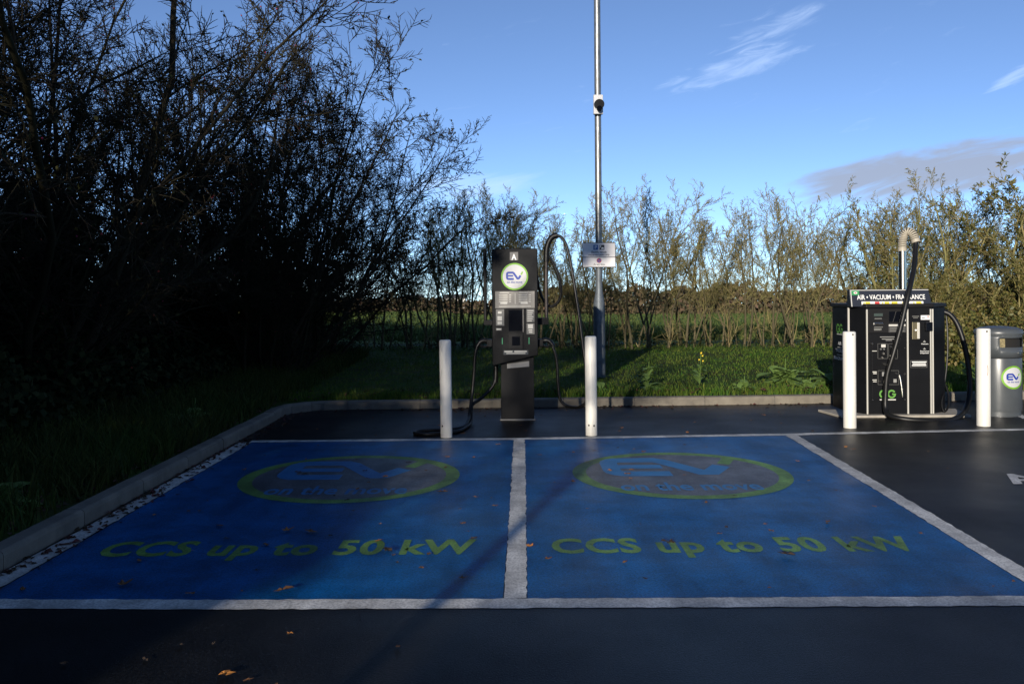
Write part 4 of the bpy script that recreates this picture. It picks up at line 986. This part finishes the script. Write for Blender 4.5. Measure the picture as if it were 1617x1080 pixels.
    text('caption', 'Fragrance', F, lx(1453.3), lz(556.3), 0.104, 0.018, M['print_w'], o, bold=0.02, lift=0.003)
    text('caption', 'Dispenser', F, lx(1453.5), lz(559.3), 0.100, 0.018, M['print_w'], o, bold=0.02, lift=0.003)
    plates('notice_frame', outline(1437.5,569.5,1464,580.5,0.35), F, mat('dim_print2', (0.25,0.25,0.24), 0.5), o, 0.003)
    plates('notice_lines', [rect(1440,571,1463,572.6), rect(1441,573.8,1462,575.2), rect(1440,576.4,1462.5,578)], F, M['print_w'], o, 0.003)
    # header sign, leaning back a little
    hz0, hz1 = lz(484), lz(456.5); hx0, hx1 = lx(1346), lx(1474.5)
    hd = MB().add([(hx0,0.02,hz0),(hx1,0.02,hz0),(hx1-0.03,0.06,hz1),(hx0-0.01,0.06,hz1),(hx0,0.16,hz0),(hx1,0.16,hz0),(hx1-0.03,0.12,hz1),(hx0-0.01,0.12,hz1)],
             [(0,1,2,3),(5,4,7,6),(3,2,6,7),(1,5,6,2),(4,0,3,7),(1,0,4,5)]).build('header', mat('header_navy', (0.012,0.016,0.028), 0.4), o, bevel=0.003)
    FH = Frame((0,0.02,hz0),(1,0,0),(0,0.04,hz1-hz0))
    text('header_words', 'AIR • VACUUM • FRAGRANCE', FH, lx(1356), 0.082, lx(1464)-lx(1356), 0.058, M['print_w'], hd, bold=0.016, lift=0.003)
    plates('header_edge', [(hx0+0.002,0.0,hx0+0.012,0.195), (hx0,0.190,hx1-0.03,0.198)], FH, M['print_g'], hd, 0.0028)
    tg = plates('corner_flash', [(hx0+0.012,0.135,lx(1360),0.19)], FH, M['signgreen'], hd, 0.003)
    disc('flash_mark', FH, hx0+0.06, 0.163, 0.022, M['print_w'], tg, 0.004, n=16, sy=0.6); disc('flash_dot', FH, hx0+0.06, 0.163, 0.011, M['red'], tg, 0.005, n=12, sy=0.6)
    st = plates('symbol_strip', [(lx(1362.5),0.022,lx(1460.5),0.060)], FH, M['print_w'], hd, 0.003)
    plates('strip_block', [(lx(a),0.029,lx(a+w),0.056) for a, w in ((1368.5,7.5),(1399,7.5),(1411,8.5),(1449,8.5))] + [(lx(a),0.03,lx(a+2),0.052) for a in (1365.5,1395,1410,1427,1444.5)], FH, M['yel'], st, 0.0045)
    plates('strip_block', [(lx(1383.5),0.028,lx(1391),0.057)], FH, M['red'], st, 0.0045)
    # writing on the left flank
    S = Frame((xl-ch+0.03, 0.72, 0), (0,-1,0), (0,0,1))
    for k, cx in enumerate((0.20,0.30)):
        mb = MB(); rr = 0.042; c = (cx, lz(522,1325))
        stroke(mb, S, [(c[0]+rr*math.cos(R(t)), c[1]+rr*1.2*math.sin(R(t))) for t in range(32,361,14)] + [(c[0]+0.006,c[1])], 0.02, 0.003); mb.build('emblem_letter', mat('emblem_green', (0.11,0.30,0.05), 0.5), o)
    plates('emblem_words', [(0.16,lz(532,1325),0.34,lz(530.5,1325))], S, M['print_g'], o, 0.003)
    for w, zz, x0, x1 in (('AIR',549,0.20,0.31), ('VACUUM',561,0.12,0.38), ('FRAGRANCE',574,0.06,0.46)):
        text('flank_words', w, S, x0, lz(zz,1325), x1-x0, 0.042, M['print_w'], o, bold=0.025, lift=0.003)
    plates('small_print', [(0.18,lz(553.5,1325),0.33,lz(552.5,1325)), (0.16,lz(566,1325),0.35,lz(565,1325))], S, M['print_g'], o, 0.003)
    # steel mast and spring
    mz = lz(393); mx_ = (1425.3-808.5)/(1400.0/(Y0+0.42)) - X0; mz = 1.5-(394-453.7)/(1400.0/(Y0+0.42))
    MB().lathe([(0.045,H+0.04),(0.045,mz)], 24, mx_, 0.42).build('mast', M['chrome'], o, auto=True)
    k2 = 1400.0/(Y0+0.42)
    def m3(x, y, dy):
        kk = 1400.0/(Y0+dy); return ((x-808.5)/kk - X0, dy, 1.5-(y-(458-0.007*(x-808.5)))/kk)
    arch = spline([m3(1425.3,394,0.42), m3(1425.3,383,0.415), m3(1428,371,0.40), m3(1435,365,0.36), m3(1442.5,370,0.31), m3(1446.5,381,0.28)], 12)
    mbs = MB(); mbs.tube([tuple(p) for p in arch], 0.031, 12, 0); mbs.build('hose_core', M['rubber'], o, auto=True)
    nturn = 18; pts = []
    Ls = [0]
    for i in range(1,len(arch)): Ls.append(Ls[-1]+(arch[i]-arch[i-1]).length)
    for i in range(nturn*14+1):
        s = Ls[-1]*i/(nturn*14); j = max(1, min(len(arch)-1, int(np.searchsorted(Ls, s)))); t = (s-Ls[j-1])/(Ls[j]-Ls[j-1]+1e-9)
        p = arch[j-1].lerp(arch[j], t); d = (arch[j]-arch[j-1]).normalized(); u = d.cross(Vector((0.3,1,0.1))).normalized(); w = d.cross(u)
        a = 2*math.pi*i/14; pts.append(p + (u*math.cos(a)+w*math.sin(a))*0.041)
    mbs = MB(); mbs.tube([tuple(p) for p in pts], 0.0105, 6, 0); mbs.build('spring', M['spring'], o, smooth=True)
    for P_, T_ in ((arch[0], Vector((0,0,1))), (arch[-1], (arch[-1]-arch[-3]).normalized())):
        mbs = MB(); mbs.tube([tuple(P_-T_*0.02), tuple(P_+T_*0.02)], 0.050, 18, 0); mbs.build('spring_collar', M['spring'], o, auto=True)
    e = arch[-1]
    hose = [tuple(e), m3(1446,393,0.25), m3(1443,425,0.12), m3(1434,465,-0.05), m3(1421,520,-0.10), m3(1409,562,-0.11), m3(1400,592,-0.10), m3(1397,625,-0.10), m3(1397,645,-0.12),
            m3(1403,656,-0.20), m3(1425,661.5,-0.30), m3(1455,664,-0.34), m3(1490,664.5,-0.32), m3(1513,658,-0.20), m3(1526,640,-0.02), m3(1530.5,612,0.10), m3(1528,575,0.16), m3(1521,540,0.20), m3(1511,512,0.24), m3(1500,497,0.27), m3(1489,492,0.30)]
    MB().tube(hose, 0.030, 12, 6).build('vacuum_hose', M['rubber'], o, auto=True)
    MB().tube([m3(1489,492,0.30), m3(1494,500,0.30), m3(1496,540,0.26), m3(1494,580,0.22), m3(1488,620,0.16), m3(1486,640,0.10), m3(1490,650,0.06), m3(1496,642,0.10), m3(1497,625,0.16), m3(1492,608,0.22), m3(1486,600,0.28)], 0.011, 8, 6).build('air_line', M['rubber'], o, auto=True)
build_machine()

# ------------------------------------------------------------------ litter bin
def build_bin():
    o = tag(empty('litter_bin', (5.70,10.40,0)), 'grey oval litter bin with a round badge at the right picture edge', 'litter bin')
    sx, sy = 0.255, 0.225
    def ell(z0, z1, g=1.0, n=48): return [(g,z0),(g,z1)]
    MB().lathe([(0.93,0.0),(0.93,0.07)], 48, 0,0,sx,sy).build('foot', M['bin'], o, auto=True)
    MB().lathe([(0.97,0.06),(0.985,0.075),(0.985,0.66),(0.97,0.672)], 48, 0,0,sx,sy).build('body', M['bin'], o, auto=True)
    MB().lathe([(0.955,0.665),(0.955,0.685)], 48, 0,0,sx,sy).build('seam', M['blackpaint'], o, auto=True)
    # hood with the slot left open at the front right
    n = 64; slot = lambda a: -1.98 < a < -0.35; z0, z1, zs0, zs1 = 0.68, 0.945, 0.80, 0.905; mb = MB()
    rings = [z0, zs0, zs1, z1]
    A = [-math.pi + 2*math.pi*k/n for k in range(n)]
    vs = [(sx*math.cos(a), sy*math.sin(a), z + (0.045*max(0,(a+1.1))/0.8 if 0 else 0)) for z in rings for a in A]
    fs = [(i*n+k, i*n+(k+1)%n, (i+1)*n+(k+1)%n, (i+1)*n+k) for i in range(3) for k in range(n) if not (i == 1 and slot(A[k]+math.pi/n))]
    mb.add(vs, fs); h = mb.build('hood', M['bin'], o, auto=True)
    sd = h.modifiers.new('thick', 'SOLIDIFY'); sd.thickness = 0.008
    MB().lathe([(0.86,0.70),(0.86,0.93)], 40, 0,0,sx,sy).build('liner', M['hole'], o, auto=True)
    MB().lathe([(1.03,0.935),(1.05,0.95),(1.05,0.975),(1.0,1.0),(0.8,1.022),(0.4,1.038),(0.05,1.042)], 48, 0,0,sx,sy).build('lid', M['bin'], o, auto=True)
    a = -1.86; MB().add([(sx*0.99*math.cos(t), sy*0.99*math.sin(t), z) for z in (0.80,0.90) for t in (a-0.10,a-0.03,a+0.05,a+0.12)], [(k,k+1,k+5,k+4) for k in range(3)]).build('slot_grille', M['binrust'], o)
    a = -1.0; c = Vector((sx*math.cos(a), sy*math.sin(a), 0.735)); nrm = Vector((math.cos(a)/sx, math.sin(a)/sy, 0)).normalized()
    MB().tube([tuple(c), tuple(c+nrm*0.012)], 0.017, 14, 0).build('lock', M['chrome'], o, auto=True)
    # badge wrapped on the front: flat disc pieces laid on the curved body
    def on(a, z, lift): return Vector((sx*0.985*math.cos(a), sy*0.985*math.sin(a), z)) + Vector((math.cos(a)/sx, math.sin(a)/sy, 0)).normalized()*lift
    class Wrap:
        def at(s, x, y, h=0.0): return on(-1.34 + x/0.232, 0.455 + y, h)
    W = Wrap(); n = 40; T = [2*math.pi*k/n for k in range(n)]
    def wrapped(name, r0, r1, m, parent, lift, rings=4):
        mb = MB(); vs = [W.at((r0+(r1-r0)*j/rings)*math.cos(t), (r0+(r1-r0)*j/rings)*math.sin(t), lift) for j in range(rings+1) for t in T]
        return mb.add(vs, [(j*n+k, (j+1)*n+k, (j+1)*n+(k+1)%n, j*n+(k+1)%n) for j in range(rings) for k in range(n)]).build(name, m, parent)
    b = wrapped('badge', 0.004, 0.114, M['badge_w'], o, 0.003); wrapped('badge_rim', 0.114, 0.134, M['badge_g'], b, 0.0035, 1)
    ev_logo(W, -0.004, 0.008, 0.155, b, M['badge_b'], M['badge_g'], 0.005)
build_bin()

# ------------------------------------------------------------------ fallen leaves lying singly
def build_leaves():
    rnd = random.Random(77); shapes = []
    for k in range(6):
        n = 11; mb = MB(); rr = []
        for i in range(n):
            a = 2*math.pi*i/n; rr.append((1.0 if i % 2 == 0 else 0.55)*rnd.uniform(0.75,1.1)*(0.75+0.25*math.cos(a)) if k < 4 else (0.9+0.1*math.cos(2*a))*(1 if abs(math.sin(a)) < 0.4 else 0.6))
        vs = [(0,0,0.04)] + [(rr[i]*math.cos(2*math.pi*i/n), rr[i]*0.8*math.sin(2*math.pi*i/n), rnd.uniform(0.0,0.28)) for i in range(n)]
        mb.add(vs, [(0,i+1,(i+1)%n+1) for i in range(n)])
        me = bpy.data.meshes.new('fallen_leaf'); me.from_pydata(mb.v, [], mb.f); me.update(); shapes.append(me)
    variants = []
    for me in shapes:
        for m in ('fallen','fallen2','fallen3'):
            c = me.copy(); c.materials.append(M[m]); variants.append((c, m))
    def put(x, y, s, colour, label, group, z=0.010):
        c = rnd.choice([v for v, m in variants if m == colour])
        o = bpy.data.objects.new('fallen_leaf', c); COL.objects.link(o); o.location = (x,y,z); o.rotation_euler = (rnd.uniform(-.06,.06), rnd.uniform(-.06,.06), rnd.uniform(0,6.28)); o.scale = (s,s,s*rnd.uniform(0.6,1.2))
        tag(o, label, 'leaf', group)
    # singled-out ones
    for x, y, s, c, lab in ((-1.13,3.45,0.048,'fallen2','pale orange lobed leaf alone on the dark tarmac in the foreground'),
                            (-1.42,5.52,0.06,'fallen2','curled orange leaf above the word up in the left bay'),
                            (-1.26,5.50,0.05,'fallen','brown leaf touching the curled orange leaf in the left bay'),
                            (-0.53,6.55,0.05,'fallen','reddish brown leaf below the left grey disc'),
                            (-1.02,7.10,0.045,'fallen2','tan leaf in the middle of the left grey disc'),
                            (0.09,5.15,0.045,'fallen2','orange leaf on the white line between the bays'),
                            (0.92,5.20,0.06,'fallen3','dark red leaf between up and to in the right bay'),
                            (1.52,4.95,0.055,'fallen3','dark leaf below the 50 in the right bay'),
                            (0.79,7.30,0.035,'fallen2','round orange leaf on the left of the right grey disc'),
                            (-2.0,4.52,0.06,'fallen','brown leaf near the front left of the left bay'),
                            (-1.15,4.42,0.055,'fallen','brown leaf at the front white line of the left bay'),
                            (-0.72,5.08,0.05,'fallen3','dark leaf on the 0 of the left lettering')): put(x,y,s,c,lab,None, 0.014)
    for n, x0, x1, y0, y1, lab, grp in ((64,-2.55,-0.05,4.35,8.8,'small %s dead leaf lying on the left blue bay','leaves on the left blue bay'),
                                        (42,0.1,2.55,4.35,8.9,'small %s dead leaf lying on the right blue bay','leaves on the right blue bay'),
                                        (46,-2.6,3.2,9.1,11.0,'small %s dead leaf on the tarmac between bays and back kerb','leaves on the tarmac behind the bays'),
                                        (22,-2.6,3.0,2.9,4.1,'small %s dead leaf on the foreground tarmac','leaves on the foreground tarmac'),
                                        (10,2.9,4.6,5.0,8.8,'small %s dead leaf on the tarmac right of the bays','leaves on the tarmac right of the bays')):
        for i in range(n):
            put(rnd.uniform(x0,x1), rnd.uniform(y0,y1), rnd.choice((0.013,0.017,0.022,0.028,0.036)), c_ := rnd.choice(('fallen','fallen','fallen2','fallen3')), lab % {'fallen':'brown','fallen2':'orange','fallen3':'blackish'}[c_], grp)
build_leaves()
